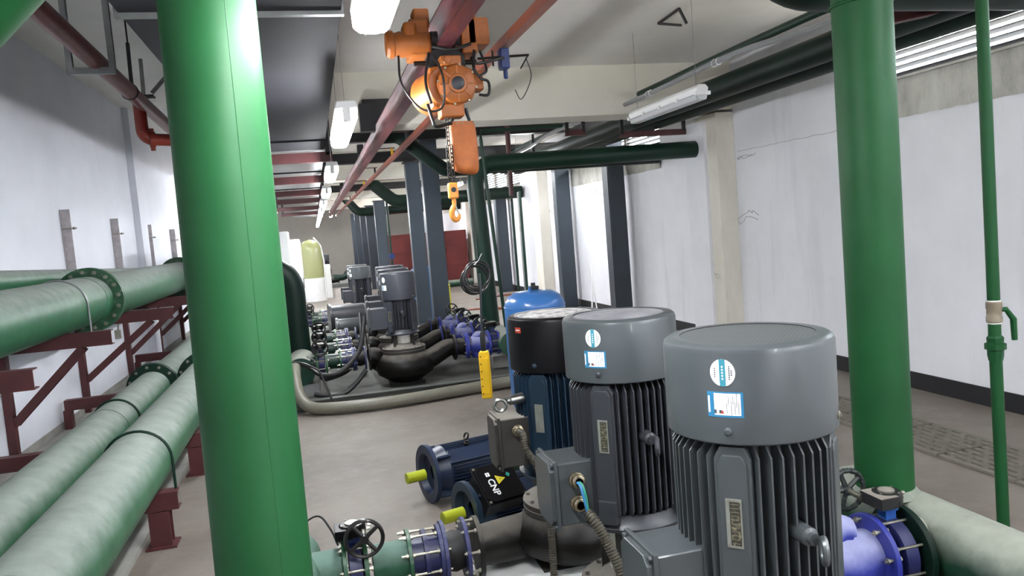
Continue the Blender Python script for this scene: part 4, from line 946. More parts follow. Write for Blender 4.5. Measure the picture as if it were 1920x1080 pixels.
solo('cable', MB().tube(catmull([(-.25, 4.05, .32), (-.12, 3.95, .42), (-.06, 3.9, .36), (-.03, 3.85, .29)], 6), .005, 6), 'cable', 'thin dark cable loop beside the pale green stub pipe', 'cable')
for y, l in ((2.84, 'middle'), (1.85, 'nearest')):
    spool(.30, .60, y, sz, .10, 'green_dark', 'suction pipe piece left of the %s grey pump' % l, None, 'pipe_spool'); spool(-.27, .30, y, sz, .10, 'green_pale', 'long suction pipe from the header to the %s grey pump' % l, None, 'pipe_spool')
# discharge side, front group
dz = .25
def discharge(y, who, mats=True):
    t = thing('discharge_elbow', 'dark cast offset piece rising from the discharge side of the %s pump' % who, 'pipe piece', (1.67, y, .06), 0, None, True)
    MB().tube(catmull([(1.64, y, .17), (1.70, y, .19), (1.76, y, .24), (1.81, y, .25)], 5), .10, 24).build('tube', 'cast', t)
    check_valve(1.81, 2.22, y, dz, .115, 'blue enamelled check valve on the discharge side of the %s pump' % who)
discharge(2.80, 'middle'); discharge(1.85, 'nearest')
butterfly(2.30, 2.80, dz, .115, 'butterfly valve with a worn rusty-black handwheel at the foot of the right green riser', 1, .088, ring=False, ringmat='blue_valve', neck='blue_neck', wmat='wornwheel', dirtlid=True, gb='black', side=-1, h=.02, gx=-.03)
butterfly(2.29, 1.85, dz, .115, 'butterfly valve whose handwheel just enters at the lower right corner', 1, .088, ringmat='blue_valve', neck='blue_neck', wmat='wornwheel', dirtlid=True, gb='black', side=1, h=.02, gx=.10)
for y, l in ((2.80, 'middle'), (1.85, 'nearest')):
    t = thing('branch_stub', 'dusty green branch stub welded to the header at the %s pump valve' % l, 'pipe piece', (2.3, y, .1), 0, None, True)
    MB().flange((2.37, y, dz), (1, 0, 0), .195, .03, n=48).build('flange', 'green_deep', t, bevel=.003)
    MB().cyl((2.38, y, dz), (2.50, y, dz), .125, n=40).build('pipe', 'green_hdr', t)
# flexible conduits from the terminal boxes
def ribbed(pts, r, lab, mat='conduit', pitch=.011):
    P = catmull(pts, 14); L = sum((P[i+1]-P[i]).length for i in range(len(P)-1)); n = int(L/(pitch/4)); Q = []; acc = 0; i = 0
    step = L/n; pos = 0; seg = [(P[k+1]-P[k]).length for k in range(len(P)-1)]; cum = [0]
    for s_ in seg: cum.append(cum[-1]+s_)
    j = 0
    for k in range(n+1):
        d = min(L, k*step)
        while j < len(seg)-1 and cum[j+1] < d: j += 1
        Q.append(P[j].lerp(P[j+1], (d-cum[j])/max(1e-9, seg[j])))
    return solo('flexible_conduit', MB().tube(Q, [r if k % 4 in (0, 1) else r*.82 for k in range(n+1)], 12), mat, lab, 'cable')
ribbed([(.90, 3.69, .77), (.90, 3.61, .77), (.90, 3.58, .71), (.945, 3.56, .62), (.985, 3.56, .45), (.99, 3.56, .25), (.98, 3.54, .06), (.97, 3.50, .01)], .019, 'dusty ribbed flexible conduit hanging from the box of the blue motor')
solo('conduit_nut', MB().lathe([(.020, 0), (.026, .01), (.026, .03), (.021, .045)], frame((.90, 3.735, .77), (0, -1, 0)), 10), 'zinc', 'grey threaded nut where the ribbed conduit enters the blue motor box', 'conduit fitting')
ribbed([(.885, 2.66, .715), (.90, 2.63, .69), (.93, 2.60, .62), (.965, 2.56, .50), (.985, 2.55, .34), (.99, 2.55, .15), (.99, 2.50, .02)], .021, 'dark ribbed flexible conduit hanging below the open glands of the middle motor')
for nm, mt, dx, lab in (('wire', 'wire_g', 0, 'green wire running from the open brass gland into the ribbed conduit'), ('wire', 'wire_b', -.008, 'blue wire running from the open brass gland into the ribbed conduit')):
    solo(nm, MB().tube(catmull([(.875+dx, 2.70, .82), (.878+dx, 2.675, .813), (.882+dx, 2.66, .775), (.885+dx*.3, 2.655, .72), (.888, 2.66, .70)], 6), .0055, 8), mt, lab, 'wire')
ribbed([(.835, 1.71, .80), (.84, 1.68, .79), (.85, 1.66, .72), (.86, 1.66, .4), (.86, 1.66, .03)], .018, 'ribbed conduit dropping from the box of the nearest motor')

# ------------------------------------------------------------------ loose motors lying on the floor
def text_mesh(body, size, ext=.0006):
    c = bpy.data.curves.new('txt', 'FONT'); c.body = body; c.size = size; c.extrude = ext; c.align_x = 'CENTER'; c.align_y = 'CENTER'; c.offset = size*.02
    o = bpy.data.objects.new('txt', c); COL.objects.link(o); dg = bpy.context.evaluated_depsgraph_get(); me = bpy.data.meshes.new_from_object(o.evaluated_get(dg)); bpy.data.objects.remove(o); return me
def loose_motor(lab, loc, rz, R, L, Rf, bmat, box=False, tilt=0):
    """horizontal flange motor; local +x points from shaft end to fan end, axis at height Rf"""
    t = thing('electric_motor', lab, 'motor', loc, rz, None)
    ax = Matrix(((0, 0, 1, 0), (1, 0, 0, 0), (0, 1, 0, Rf), (0, 0, 0, 1)))   # z->x
    roll = ax @ Matrix.Rotation(tilt, 4, 'Z')
    MB().lathe([(.036, -.14), (.036, -.01)], ax, 24).build('shaft_sleeve', 'shaft', t, 'bright yellow plastic sleeve on the shaft')
    MB().lathe([(Rf*.70, 0), (Rf*.98, 0), (Rf, .004), (Rf, .028), (Rf*.93, .032), (Rf*.72, .045), (R*.98, .12), (R*.9, .14), (.05, .14), (.05, .05), (Rf*.6, .04), (Rf*.70, 0)], ax, 56, cap=False).build('flange', bmat if not box else 'teal_navy', t)
    q = MB()
    for k in range(4):
        a = PI/4+k*PI/2; q.box((R*1.0*math.cos(a), R*1.0*math.sin(a), .085), (.045, .018, .09), a, M_=roll)
    q.build('flange_ribs', bmat, t, bevel=.003)
    q = MB().lathe([(R*.80, .13), (R*.84, .15), (R*.84, L-.10), (R*.8, L-.09)], ax, 40)
    for g in range(4):
        for i in range(9):
            x = -R*.55+R*1.1*i/8; ro = math.sqrt(R*R-x*x)
            q.box(((R*.6+ro)/2, x, (L+.04)/2), (ro-R*.6, .005, L-.22), M_=roll @ Matrix.Rotation(g*PI/2, 4, 'Z'))
    q.build('motor_body', bmat, t, flat=True)
    for g in range(4):
        TT = roll @ Matrix.Rotation(g*PI/2+PI/4, 4, 'Z')
        MB().box((R*.86, 0, (L+.04)/2), (R*.26, .10, L-.2), M_=TT).build('side_pad', bmat, t, bevel=.006, flat=True)
    MB().lathe([(R*1.02, L-.11), (R*1.02, L), (R*.95, L+.02), (0, L+.022)], ax, 48).build('fan_cover', 'green_deep' if not box else 'black', t)
    eyebolt(t, roll @ Matrix.Rotation(PI*.62, 4, 'Z') @ Matrix(((0, 0, 1, R*.92), (0, 1, 0, 0), (-1, 0, 0, L*.45), (0, 0, 0, 1))), 'cast', .9)
    if box:
        # terminal box on the upper camera side; its lid faces up towards the aisle
        TB = ax @ Matrix.Rotation(math.radians(128), 4, 'Z')
        # frame: X radial outward, Z along motor axis
        MB().box((R*.96, 0, .17), (.13, .22, .23), M_=TB).build('terminal_box', 'black', t, bevel=.004, flat=True)
        bo = [c for c in children(t) if c.name.startswith('terminal_box')][-1]
        PL = TB @ Matrix(((0, 0, 1, R*.96+.065), (0, 1, 0, 0), (-1, 0, 0, .17), (0, 0, 0, 1)))
        return t, bo, PL
    return t, None, None
loose_motor('navy flange motor lying on the floor with yellow shaft sleeve, the farther of two', (.575, 5.06, 0), math.radians(14), .17, .62, .195, 'navy')
t, bo, PL = loose_motor('smaller navy motor lying on the floor with a black lettered terminal box', (.69, 4.31, 0), math.radians(17), .145, .52, .175, 'navy', True)
hh = .130; c = .035; lid = [(-hh+c, -hh), (hh-c, -hh), (hh, -hh+c), (hh, hh-c), (hh-c, hh), (-hh+c, hh), (-hh, hh-c), (-hh, -hh+c)]
lo = MB().prism([(-hh, -hh), (hh, -hh), (hh, hh), (-hh, hh)], .012, PL).prism([(x*.93, y*.93) for x, y in lid], .022, PL).build('box_lid', 'blackpaint', bo, 'black octagonal lid with white letters CNP, a yellow warning triangle and a green diamond', bevel=.002, flat=True)
q = MB()
for sx in (-1, 1):
    for sy in (-1, 1): q.hexnut(PL @ Vector((sx*(hh-.015), sy*(hh-.015), .012)), (PL.to_3x3() @ Vector((0, 0, 1))), .009, .010)
q.build('lid_bolts', 'zinc', bo)
def sub(name, me, mat, parent, T):
    me.materials.clear(); me.materials.append(M[mat]); o = bpy.data.objects.new(name, me); COL.objects.link(o); o.parent = parent; o.matrix_local = T; return o
# lettering reads along the long side, seen turned in the photograph
LT = PL @ Matrix.Translation((0, 0, .0225))
# two in-plane directions on the lid: su points up the picture, sr to its right
P3 = PL.to_3x3(); n_ = (P3 @ Vector((0, 0, 1))).normalized()
sr_ = Vector((1, 0, 0)); sr_ = (sr_-n_*sr_.dot(n_)).normalized(); su_ = n_.cross(sr_).normalized()
def lid_frame(u, v, rot):
    xa = sr_*math.cos(rot)+su_*math.sin(rot); ya = -sr_*math.sin(rot)+su_*math.cos(rot); p = (PL @ Vector((0, 0, .0226)))+sr_*u+su_*v
    return Matrix(((xa[0], ya[0], n_[0], p[0]), (xa[1], ya[1], n_[1], p[1]), (xa[2], ya[2], n_[2], p[2]), (0, 0, 0, 1)))
sub('lettering', text_mesh('CNP', .056), 'stk_white', bo, lid_frame(-.052, -.028, -PI/2))
MB().prism([(-.020, -.013), (.006, -.013), (.006, .013), (-.020, .013)], .0008, lid_frame(-.052, .052, -PI/2)).m(1).prism([(-.014, -.002), (.002, -.002), (.002, .002), (-.014, .002)], .0012, lid_frame(-.052, .052, -PI/2)).build('emblem', ['stk_white', 'stk_ink'], lo, flat=True)
MB().prism([(-.03, -.026), (.03, -.026), (0, .03)], .0008, lid_frame(.012, .012, -PI/2)).m(1).prism([(-.021, -.021), (.021, -.021), (0, .020)], .0010, lid_frame(.012, .012, -PI/2)).m(0).prism([(-.018, -.019), (.018, -.019), (0, .016)], .0012, lid_frame(.012, .012, -PI/2)).m(1).prism([(.002, .008), (-.006, -.004), (0, -.004), (-.003, -.014), (.006, -.001), (0, -.001)], .0016, lid_frame(.012, .012, -PI/2)).build('warning_triangle', ['warn', 'stk_ink'], bo, flat=True)
MB().prism([(-.018, 0), (0, -.014), (.018, 0), (0, .014)], .0008, lid_frame(.068, .030, PI/2)).build('green_diamond', 'mint', bo, flat=True)

# ------------------------------------------------------------------ second pump group
mb = MB(); mb.channel((-.35, 8.42, .06), (2.45, 8.42, .06), .10, .12, .01, (0, 0, 1), -1); mb.channel((-.35, 11.3, .06), (2.45, 11.3, .06), .10, .12, .01); mb.m(1).bx(-.30, 2.4, 8.47, 11.25, 0, .075)
solo('pump_skid', mb, ['skid', 'concrete_dk'], 'long grey channel-edged skid under the second group of pumps', 'base', flat=True)
def g2pump(lab, loc, T=1.295, R=.20, box=True):
    t = thing('vertical_pump', lab, 'pump', loc, 0, 'slate grey pumps of the second group')
    motor(t, T, R, 1.055-.07, .63, 'motor_g2', 'motor_g2', box=dict(z0=.66, z1=.90, hy=.10, x1=-.38, x0=-.13, mat='motor_g2', lid='motor') if box else None, fine=False, topmat='cap_dusty')
    q = MB(); cyl_patch(q, R+.001, PI*1.25-.25, T-.075, .06, .065, round_=True); q.build('round_sticker', 'sticker', t, flat=True)
    q = MB(); cyl_patch(q, R+.001, PI*1.25-.25, T-.165, .085, .06); s_ = q.build('label_sticker', 'sticker', t, flat=True)
    q = MB(); cyl_patch(q, R+.0016, PI*1.25-.33, T-.165, .012, .058); q.build('blue_edge', 'stk_blue', s_, flat=True)
    casing(t, R=.345, arm=.60, armL=.41, ra=.095, zf=.43, zl=.58, lr=.13, zp=.35, zpl=.26, fr=.25)
    return t
gz = .105
gA = g2pump('slate grey pump nearest in the second group, two white labels on its fan cover', (.89, 8.95, gz-.03))
gB = dup(gA, (.94, 9.95, gz-.03), 'slate grey pump directly behind the nearest one of the second group'); gC = dup(gA, (.99, 10.95, gz-.03), 'farthest slate grey pump of the second group, mostly hidden behind two others')
gy = {'nearest': 8.95, 'second': 9.95, 'farthest': 10.95}
for who, y in gy.items():
    z = .425
    spool(.32, .45, y, z, .08, 'cast', 'dark joint piece left of the %s pump of the second group' % who, 'short suction joints, second group', 'rubber_joint', .012, True, 'blue_flange', .135)
    coupling(.155, .315, y, z, .078, 'grey rod coupling left of the %s pump of the second group' % who, 'rod couplings of the second group')
    spool(.02, .155, y, z, .085, 'green_dark', 'green pipe piece between header and coupling of the %s pump, second group' % who, 'green pipe pieces, second group', 'pipe_spool', 0, False)
    spool(-.16, -.09, y, z-.0, .085, 'green_dark', 'green stub from the left header to the %s pump valve, second group' % who, 'green header stubs, second group', 'pipe_spool', 0, False)
    butterfly(-.045, y, z, .08, 'black handwheel valve on the left of the %s pump of the second group' % who, -1, .085, h=-.0, gx=.05, group='left handwheel valves, second group')
    # discharge side
    spool(1.475, 1.62, y, z, .088, 'cast', 'black rubber joint right of the %s pump of the second group' % who, 'rubber joints right side, second group', 'rubber_joint', .015, True, 'blue_valve', .14)
    check_valve(1.62, 1.90, y, z, .09, 'blue check valve right of the %s pump of the second group' % who, 'blue check valves, second group')
    butterfly(1.95, y, z, .085, 'handwheel valve behind the blue check valve of the %s pump, second group' % who, 1, .085, ringmat='blue_valve', h=.03, gx=-.05, group='right handwheel valves, second group')
# loose motors between groups
t = thing('electric_motor', 'dark motor with teal-grey drum end lying behind the left valves of the second group', 'motor', (.2, 12.6, 0), 0, None, True)
MB().lathe([(.24, 0), (.24, .03), (.20, .04), (.20, .55), (.16, .60), (0, .6)], frame((.12, 12.6, .55), (1, .1, 0)), 32).build('body', 'motor_dk', t); MB().bx(.3, .6, 12.5, 12.7, 0, .36).build('foot', 'skid', t)
t = thing('electric_motor', 'pale grey motor lying low behind the left valves of the second group', 'motor', (.3, 11.9, 0), 0, None, True)
MB().lathe([(.15, 0), (.15, .03), (.13, .04), (.13, .45), (.10, .50), (0, .5)], frame((.20, 11.8, .48), (1, .05, 0)), 32).build('body', 'motor', t); MB().bx(.3, .6, 11.7, 11.9, 0, .36).build('foot', 'skid', t)
# ------------------------------------------------------------------ third pump group
solo('pump_skid', MB().channel((-.25, 14.9, .06), (1.5, 14.9, .06), .10, .12, .01, (0, 0, 1), -1).bx(-.25, 1.5, 14.95, 17.6, 0, .08), 'skid', 'grey skid under the third group of pumps further back', 'base', flat=True)
def g3pump(lab, loc, lod=0):
    t = thing('vertical_pump', lab, 'pump', loc, 0, 'slate grey pumps of the third group')
    motor(t, 1.14, .21, .90, .40, 'motor_g2', 'motor', box=dict(z0=.45, z1=.68, hy=.11, x1=-.37, x0=-.13, mat='motor_g2', lid='motor_g2'), fine=False, topmat='cap_dusty')
    q = MB(); cyl_patch(q, .211, PI*1.25-.3, 1.07, .06, .065, round_=True); q.build('round_sticker', 'sticker', t, flat=True)
    q = MB(); cyl_patch(q, .211, PI*1.25-.3, .98, .085, .06); q.build('label_sticker', 'sticker', t, flat=True)
    casing(t, R=.26, arm=.50, ra=.085, zf=.24, zl=.40, lr=.15, zp=.13)
    return t
pA = g3pump('dark pump nearest in the third group, bright sleeve under its motor', (.82, 15.6, .09)); dup(pA, (.82, 16.6, .09), 'dark pump second in the third group, just behind its twin')
for who, y in (('nearest', 15.6), ('second', 16.6)):
    z = .24
    spool(.18, .32, y, z, .08, 'cast', 'dark joint piece of the %s pump of the third group' % who, 'short suction joints, third group', 'rubber_joint', .012, True, 'blue_flange', .135)
    coupling(-.02, .18, y, z, .078, 'rod coupling of the %s pump of the third group' % who, 'rod couplings of the third group')
    spool(-.18, -.02, y, z, .085, 'green_dark', 'green pipe piece of the %s pump of the third group' % who, 'green pipe pieces, third group', 'pipe_spool', 0, False)
    butterfly(-.22, y, z, .08, 'black handwheel valve at the left end of the %s pump of the third group' % who, -1, .085, gx=.06, group='handwheel valves, third group')
# far machines
solo('pump_skid', MB().bx(-.6, 1.6, 29.6, 32, 0, .12), 'skid', 'low skid under the far pumps before the tan end wall', 'base', flat=True)
FA = g3pump('small far dark pump before the tan end wall, nearest of that pair', (.30, 30.2, .12)); FA['group'] = 'far pumps before the end wall'
dup(FA, (.10, 33.5, .35), 'pale-topped far pump before the tan end wall, behind its twin', group='far pumps before the end wall')
solo('plinth', MB().bx(-.2, .5, 33.1, 33.9, 0, .34), 'plinth', 'pale plinth under the farthest pump', 'base', flat=True)
solo('pipe_run', MB().tube(catmull([(.6, 30.2, .35), (1.0, 30.2, .35), (1.3, 30.2, .6), (1.9, 30.2, .6)], 5), .12, 14), 'green_dark', 'dark pipes leading right from the far pump', 'pipe')

# white cabinets far left
t = thing('white_cabinet', 'tall bright white cabinet by the aisle left of the far corridor', 'cabinet', (-1.0, 13.4, 0), 0, None, True)
MB().bx(-1.9, -.40, 13.0, 13.9, .05, 1.99).build('body', 'white_cab', t, bevel=.01, flat=True); MB().bx(-1.85, -.45, 13.05, 13.85, 0, .05).build('plinth', 'blacksteel', t, flat=True)
for x in (-1.62, -.78): MB().bx(x-.36, x+.36, 12.985, 13.0, .12, 1.93).build('door', 'white_cab', t, bevel=.004, flat=True)
t = thing('white_cabinet', 'second white cabinet just behind the tall one, slimmer strip in view', 'cabinet', (-.9, 15.4, 0), 0, None, True)
MB().bx(-1.8, -.28, 14.6, 17.0, .05, 1.86).build('body', 'white_cab', t, bevel=.01, flat=True)
MB().bx(-.285, -.268, 14.7, 15.7, .12, 1.8).build('door', 'white_cab', t, flat=True); MB().bx(-.285, -.268, 15.8, 16.9, .12, 1.8).build('door', 'white_cab', t, flat=True); MB().cyl((-.26, 15.6, .9), (-.26, 15.6, 1.1), .01, n=8).build('handle', 'steel', t)
t = thing('glass_cylinder', 'yellowish round-topped glass column on a pale cabinet, far left of the corridor', 'vessel', (-.1, 24, 0), 0, None, True)
MB().lathe([(.34, .0), (.34, .85), (.28, 1.02), (.15, 1.12), (0, 1.15)], Matrix.Translation((-.12, 24, .70)), 28).build('glass_dome', 'yglass', t); MB().lathe([(.36, 0), (.36, .7)], Matrix.Translation((-.12, 24, 0)), 24).build('base', 'white', t)
MB().tube([(.22, 23.8, .1), (.24, 23.8, 1.2), (.18, 23.9, 1.65), (0, 24, 1.9)], .02, 8).build('tube', 'white', t)
solo('white_cabinet', MB().bx(.02, .42, 24.6, 25.6, 0, 1.02), 'white_cab', 'low pale grey cabinet standing beside the yellowish glass column', 'cabinet', bevel=.01, flat=True)

# red tank
t = thing('water_tank', 'large red-brown panel water tank behind the grey columns', 'tank', (3.5, 27, 0), 0, None, True)
MB().bx(2.25, 4.8, 25.0, 33, .15, 1.78).build('tank_body', 'tank_red', t, flat=True)
for k in range(4):
    MB().bx(2.2, 4.84, 24.96, 25.0, .17+.52*k-.02, .17+.52*k+.02).build('front_rib', 'tank_red', t, flat=True); MB().bx(2.21, 2.25, 25.0, 33, .17+.52*k-.02, .17+.52*k+.02).build('side_rib', 'tank_red', t, flat=True)
for x in (2.22, 2.87, 3.52, 4.17, 4.82): MB().bx(x-.02, x+.02, 24.96, 25.0, .15, 1.78).build('upright_rib', 'tank_red', t, flat=True)
for y in (25.6, 27.6, 29.2, 31): MB().bx(2.21, 2.25, y-.03, y+.03, .15, 1.78).build('upright_rib', 'tank_red', t, flat=True)
for x in (2.4, 3.2, 4.0, 4.7): MB().bx(x-.05, x+.05, 25.1, 32.9, 0, .15).build('leg_beam', 'blacksteel', t, flat=True)
solo('drain_pipe', MB().cyl((3.2, 24.3, .11), (4.8, 24.3, .11), .11, n=20), 'green_hdr', 'dusty pipe lying in front of the red tank foot', 'pipe')
solo('bottle', MB().lathe([(.05, 0), (.05, .2), (.02, .27), (.02, .32)], Matrix.Translation((3.2, 19.9, 0)), 14), 'redfit', 'small reddish bottle on the floor before the red tank', 'bottle')
rnd = random.Random(5)
for i in range(7):
    x = 2.6+rnd.random()*1.9; y = 16.5+rnd.random()*3.3
    solo('floor_hose', MB().tube(catmull([(x, y, .02), (x+.5, y+rnd.uniform(-.3, .3), .02), (x+.9, y+rnd.uniform(-.5, .5), .02), (x+1.3, y+rnd.uniform(-.3, .3), .02)], 5), .018, 6), 'track', 'reddish hose among the loose hoses on the floor before the red tank', 'hose', 'loose reddish hoses on the floor')
# pressure tanks
def ptank(lab, loc, R, H):
    t = thing('pressure_tank', lab, 'tank', loc, 0, 'blue pressure tanks')
    MB().lathe([(R*.85, .14), (R, .24), (R, H-R*.55), (R*.97, H-R*.42), (R*.86, H-R*.24), (R*.66, H-R*.10), (R*.36, H-.02), (0, H)], None, 56).build('shell', 'tank_blue', t)
    MB().torus((0, 0, H-R*.55), (0, 0, 1), R, .004, 48, 6).build('weld_seam', 'tank_blue', t)
    MB().lathe([(R*.82, 0), (R*.82, .2)], None, 40).build('skirt', 'tank_blue', t)
    MB().lathe([(.05, 0), (.05, .025), (.02, .03), (.02, .055)], Matrix.Translation((0, 0, H-.005)), 16).build('top_fitting', 'blacksteel', t)
    for a in (-2.1, 1.2): MB().box((math.cos(a)*R*.45, math.sin(a)*R*.45, H-.02), (.06, .012, .09), a).build('lifting_lug', 'tank_blue', t, flat=True)
    return t
ptank('blue domed pressure tank standing behind the black-covered pump motor', (1.83, 6.55, 0), .27, 1.23)
T2 = ptank('smaller-looking blue pressure tank behind the nearest grey column', (2.15, 16.0, 0), .31, 1.12)
solo('yellow_bin', MB().lathe([(.13, 0), (.15, .02), (.15, .62), (.12, .66), (0, .67)], Matrix.Translation((2.62, 16.6, 0)), 24), 'yellowbin', 'yellow plastic bin beside the far blue pressure tank', 'bin')

# hose along the skid, cables of group two
solo('hose', MB().tube(catmull([(-.33, 8.62, .46), (-.33, 8.45, .36), (-.30, 8.32, .20), (-.20, 8.22, .09), (.0, 8.12, .07), (.4, 8.05, .07), (.9, 8.08, .07), (1.5, 8.20, .07), (2.3, 8.32, .07)], 8), .062, 20), 'hose', 'thick beige-grey hose curving over the floor in front of the second pump skid', 'hose')
for pts, r, lab in [
    ([(.47, 8.85, .90), (.44, 8.75, .78), (.36, 8.6, .55), (.15, 8.48, .38), (-.05, 8.5, .36), (-.20, 8.6, .46), (-.35, 8.72, .49)], .026, 'thick black cable looping from the motor box of the second group to the header'),
    ([(.47, 9.85, .85), (.44, 9.5, .6), (.3, 9.2, .3), (.0, 9.0, .22), (-.1, 9.0, .3)], .022, 'black cable dropping behind the left valves of the second group'),
    ([(.42, 8.60, .34), (.30, 8.55, .22), (.15, 8.5, .13), (-.05, 8.52, .13), (-.15, 8.55, .15)], .026, 'dark brown cable lying on the skid under the green pipe pieces'),
    ([(-.20, 8.55, .48), (-.08, 8.42, .42), (-.02, 8.36, .25), (.04, 8.32, .10), (.15, 8.30, .03), (.3, 8.30, .012)], .011, 'thin black cable hanging from the header down to the hose')]:
    solo('cable', MB().tube(catmull(pts, 8), r, 10), 'cable', lab, 'cable')
solo('cable', MB().tube(catmull([(-.2, 15.2, .14), (.05, 15.1, .2), (.3, 15.2, .14)], 6), .02, 8), 'cable', 'black cable under the third group of pumps', 'cable')

# ------------------------------------------------------------------ chain hoist
hx, hy = .92, 4.95
t = thing('chain_hoist', 'orange electric chain hoist hanging from the monorail beam', 'hoist', (hx, hy, 2.4), 0, None, True); hoist = t
# trolley
MB().bx(.70, .82, 4.88, 5.14, 2.90, 3.12).bx(.74, .84, 4.94, 5.08, 3.08, 3.20).build('trolley_plate', 'orange', t, bevel=.01, flat=True)
MB().bx(1.02, 1.12, 4.86, 5.14, 2.90, 3.14).build('trolley_plate', 'orange', t, bevel=.01, flat=True)
for x in (.85, .99):
    for y in (4.9, 5.1): MB().cyl((x-.02, y, 3.0), (x+.02, y, 3.0), .045, n=20).build('trolley_wheel', 'blacksteel', t)
MB().lathe([(.070, -.01), (.078, 0), (.080, .01), (.080, .18), (.072, .20), (.072, .215), (.085, .22), (.085, .245)], frame((.815, 4.93, 2.975), (-1, 0, 0)), 36).build('travel_motor', 'orange', t)
MB().lathe([(.080, .0), (.074, .018), (0, .02)], frame((.570, 4.93, 2.975), (-1, 0, 0)), 36).build('motor_end_cap', 'orange', t)
MB().bx(.66, .745, 4.86, 5.00, 3.0, 3.10).build('gear_housing', 'orange', t, bevel=.02)
MB().bx(1.06, 1.20, 4.86, 5.06, 2.95, 3.12).bx(1.18, 1.205, 4.87, 5.05, 2.96, 3.11).build('control_box', 'orange', t, bevel=.012, flat=True)
MB().bx(.80, 1.04, 4.90, 5.02, 2.82, 2.94).bx(.86, .98, 4.92, 5.0, 2.74, 2.86).build('suspension_frame', 'blacksteel', t, bevel=.008, flat=True)
MB().cyl((.72, 4.95, 2.86), (1.12, 4.95, 2.86), .016, n=12).build('spreader_bolt', 'chain', t)
# body
by = 4.80
MB().lathe([(.125, 0), (.132, .02), (.132, .30), (.11, .34), (0, .35)], frame((.90, by+.03, 2.69), (-.25, 1, 0)), 36).build('hoist_motor', 'orange', t)
MB().bx(.79, .95, by+.02, by+.22, 2.56, 2.82).build('gear_case', 'orange', t, bevel=.03, flat=True)
hexp = [(.132*math.cos(PI/6+k*PI/4+.2), .132*math.sin(PI/6+k*PI/4+.2)) for k in range(8)]
FM = frame((.955, by+.03, 2.695), (-.08, -1, -.05))
MB().prism(hexp, .05, FM).build('gear_cover', 'orange', t, bevel=.012, flat=True)
q = MB().lathe([(.118, .05), (.112, .072), (.098, .080), (.060, .084), (.055, .10), (.040, .102)], FM, 40)
for k in range(8): q.box((.082*math.cos(k*PI/4), .082*math.sin(k*PI/4), .082), (.055, .010, .014), k*PI/4, M_=FM)
q.build('cover_ribs', 'orange', t)
MB().lathe([(.040, .10), (.040, .112), (.034, .116), (0, .116)], FM, 24).build('hub_cap', 'motor_dk', t, 'dark round hub cap')
q = MB()
for k in range(8):
    a = k*PI/4+.59; q.hexnut(FM @ Vector((.120*math.cos(a), .120*math.sin(a), .05)), (0, -1, 0), .008, .010)
q.build('cover_bolts', 'zinc', t)
MB().bx(.86, .99, by-.02, by+.12, 2.81, 2.87).cyl((.90, by-.03, 2.84), (.90, by+.1, 2.84), .028, n=16).build('top_lug', 'orange', t, bevel=.008)
MB().bx(.84, .99, by+.0, by+.14, 2.50, 2.58).build('chain_guide', 'orange', t, bevel=.01)
MB().bx(1.07, 1.13, by+.02, by+.14, 2.66, 2.78).build('side_cover', 'orange', t, bevel=.01)
for pts, r in [([(.62, 4.90, 2.90), (.62, 4.86, 2.72), (.72, 4.82, 2.56), (.84, 4.76, 2.55), (.86, 4.74, 2.72), (.82, 4.78, 2.88)], .007),
               ([(.80, 4.84, 2.90), (.76, 4.80, 2.72), (.78, 4.78, 2.58)], .009), ([(.82, 4.80, 2.93), (.93, 4.76, 2.90), (1.06, 4.80, 2.94)], .010),
               ([(1.08, 4.80, 2.90), (1.06, 4.76, 2.78), (1.10, 4.76, 2.72)], .010), ([(1.12, 4.82, 2.90), (1.15, 4.80, 2.78), (1.10, 4.78, 2.74)], .008),
               ([(1.06, 4.82, 2.86), (1.10, 4.8, 2.82), (1.28, 4.85, 2.86)], .010), ([(1.08, 4.76, 2.62), (1.14, 4.76, 2.62), (1.15, 4.78, 2.70), (1.10, 4.78, 2.72)], .009),
               ([(.76, 4.80, 2.58), (.78, 4.78, 2.48), (.80, 4.78, 2.44), (.90, 4.80, 2.46)], .011)]:
    MB().tube(catmull(pts, 6), r, 8).build('cable', 'cable', t)
MB().bx(1.265, 1.325, 4.87, 4.96, 2.80, 2.93).cyl((1.30, 4.91, 2.80), (1.30, 4.91, 2.74), .015, n=10).build('current_collector', 'bluebox', t, 'dark blue plastic current collector', bevel=.008)
MB().cyl((1.12, 4.9, 2.87), (1.46, 4.9, 2.885), .008, n=8).cyl((1.22, 4.9, 2.92), (1.22, 4.9, 2.82), .006, n=8).cyl((1.46, 4.9, 2.89), (1.40, 4.9, 2.80), .005, n=8).build('collector_arm', 'chain', t)
MB().tube(catmull([(1.44, 4.9, 2.87), (1.46, 4.88, 2.74), (1.38, 4.86, 2.60), (1.34, 4.86, 2.66)], 6), .003, 6).build('loose_wire', 'cable', t)
# chain bag
rim = [(-.085, -.055), (.085, -.055), (.085, .055), (-.085, .055)]
bx_, by_ = .975, 4.90; vs = []; fs = []; n = 28; rows = [(2.475, .98, .98), (2.44, 1.0, 1.0), (2.35, 1.0, 1.02), (2.26, 1.04, 1.1), (2.20, 1.02, 1.15), (2.165, .86, .98), (2.145, .5, .6)]
for j, (z, sx, sy_) in enumerate(rows):
    for i in range(n):
        a = 2*PI*i/n; e = 4.5; c_ = math.cos(a); s_ = math.sin(a); k = (abs(c_)**e+abs(s_)**e)**(-1/e)
        vs.append((bx_+.087*sx*k*c_+.012*(j/6)+.004*math.sin(3*a+j*1.7), by_+.060*sy_*k*s_+.004*math.sin(4*a+j), z-.012*(j > 3)*math.cos(a)))
for j in range(len(rows)-1):
    for i in range(n): fs.append((j*n+i, j*n+(i+1) % n, (j+1)*n+(i+1) % n, (j+1)*n+i))
fs.append(tuple(range((len(rows)-1)*n, len(rows)*n)))
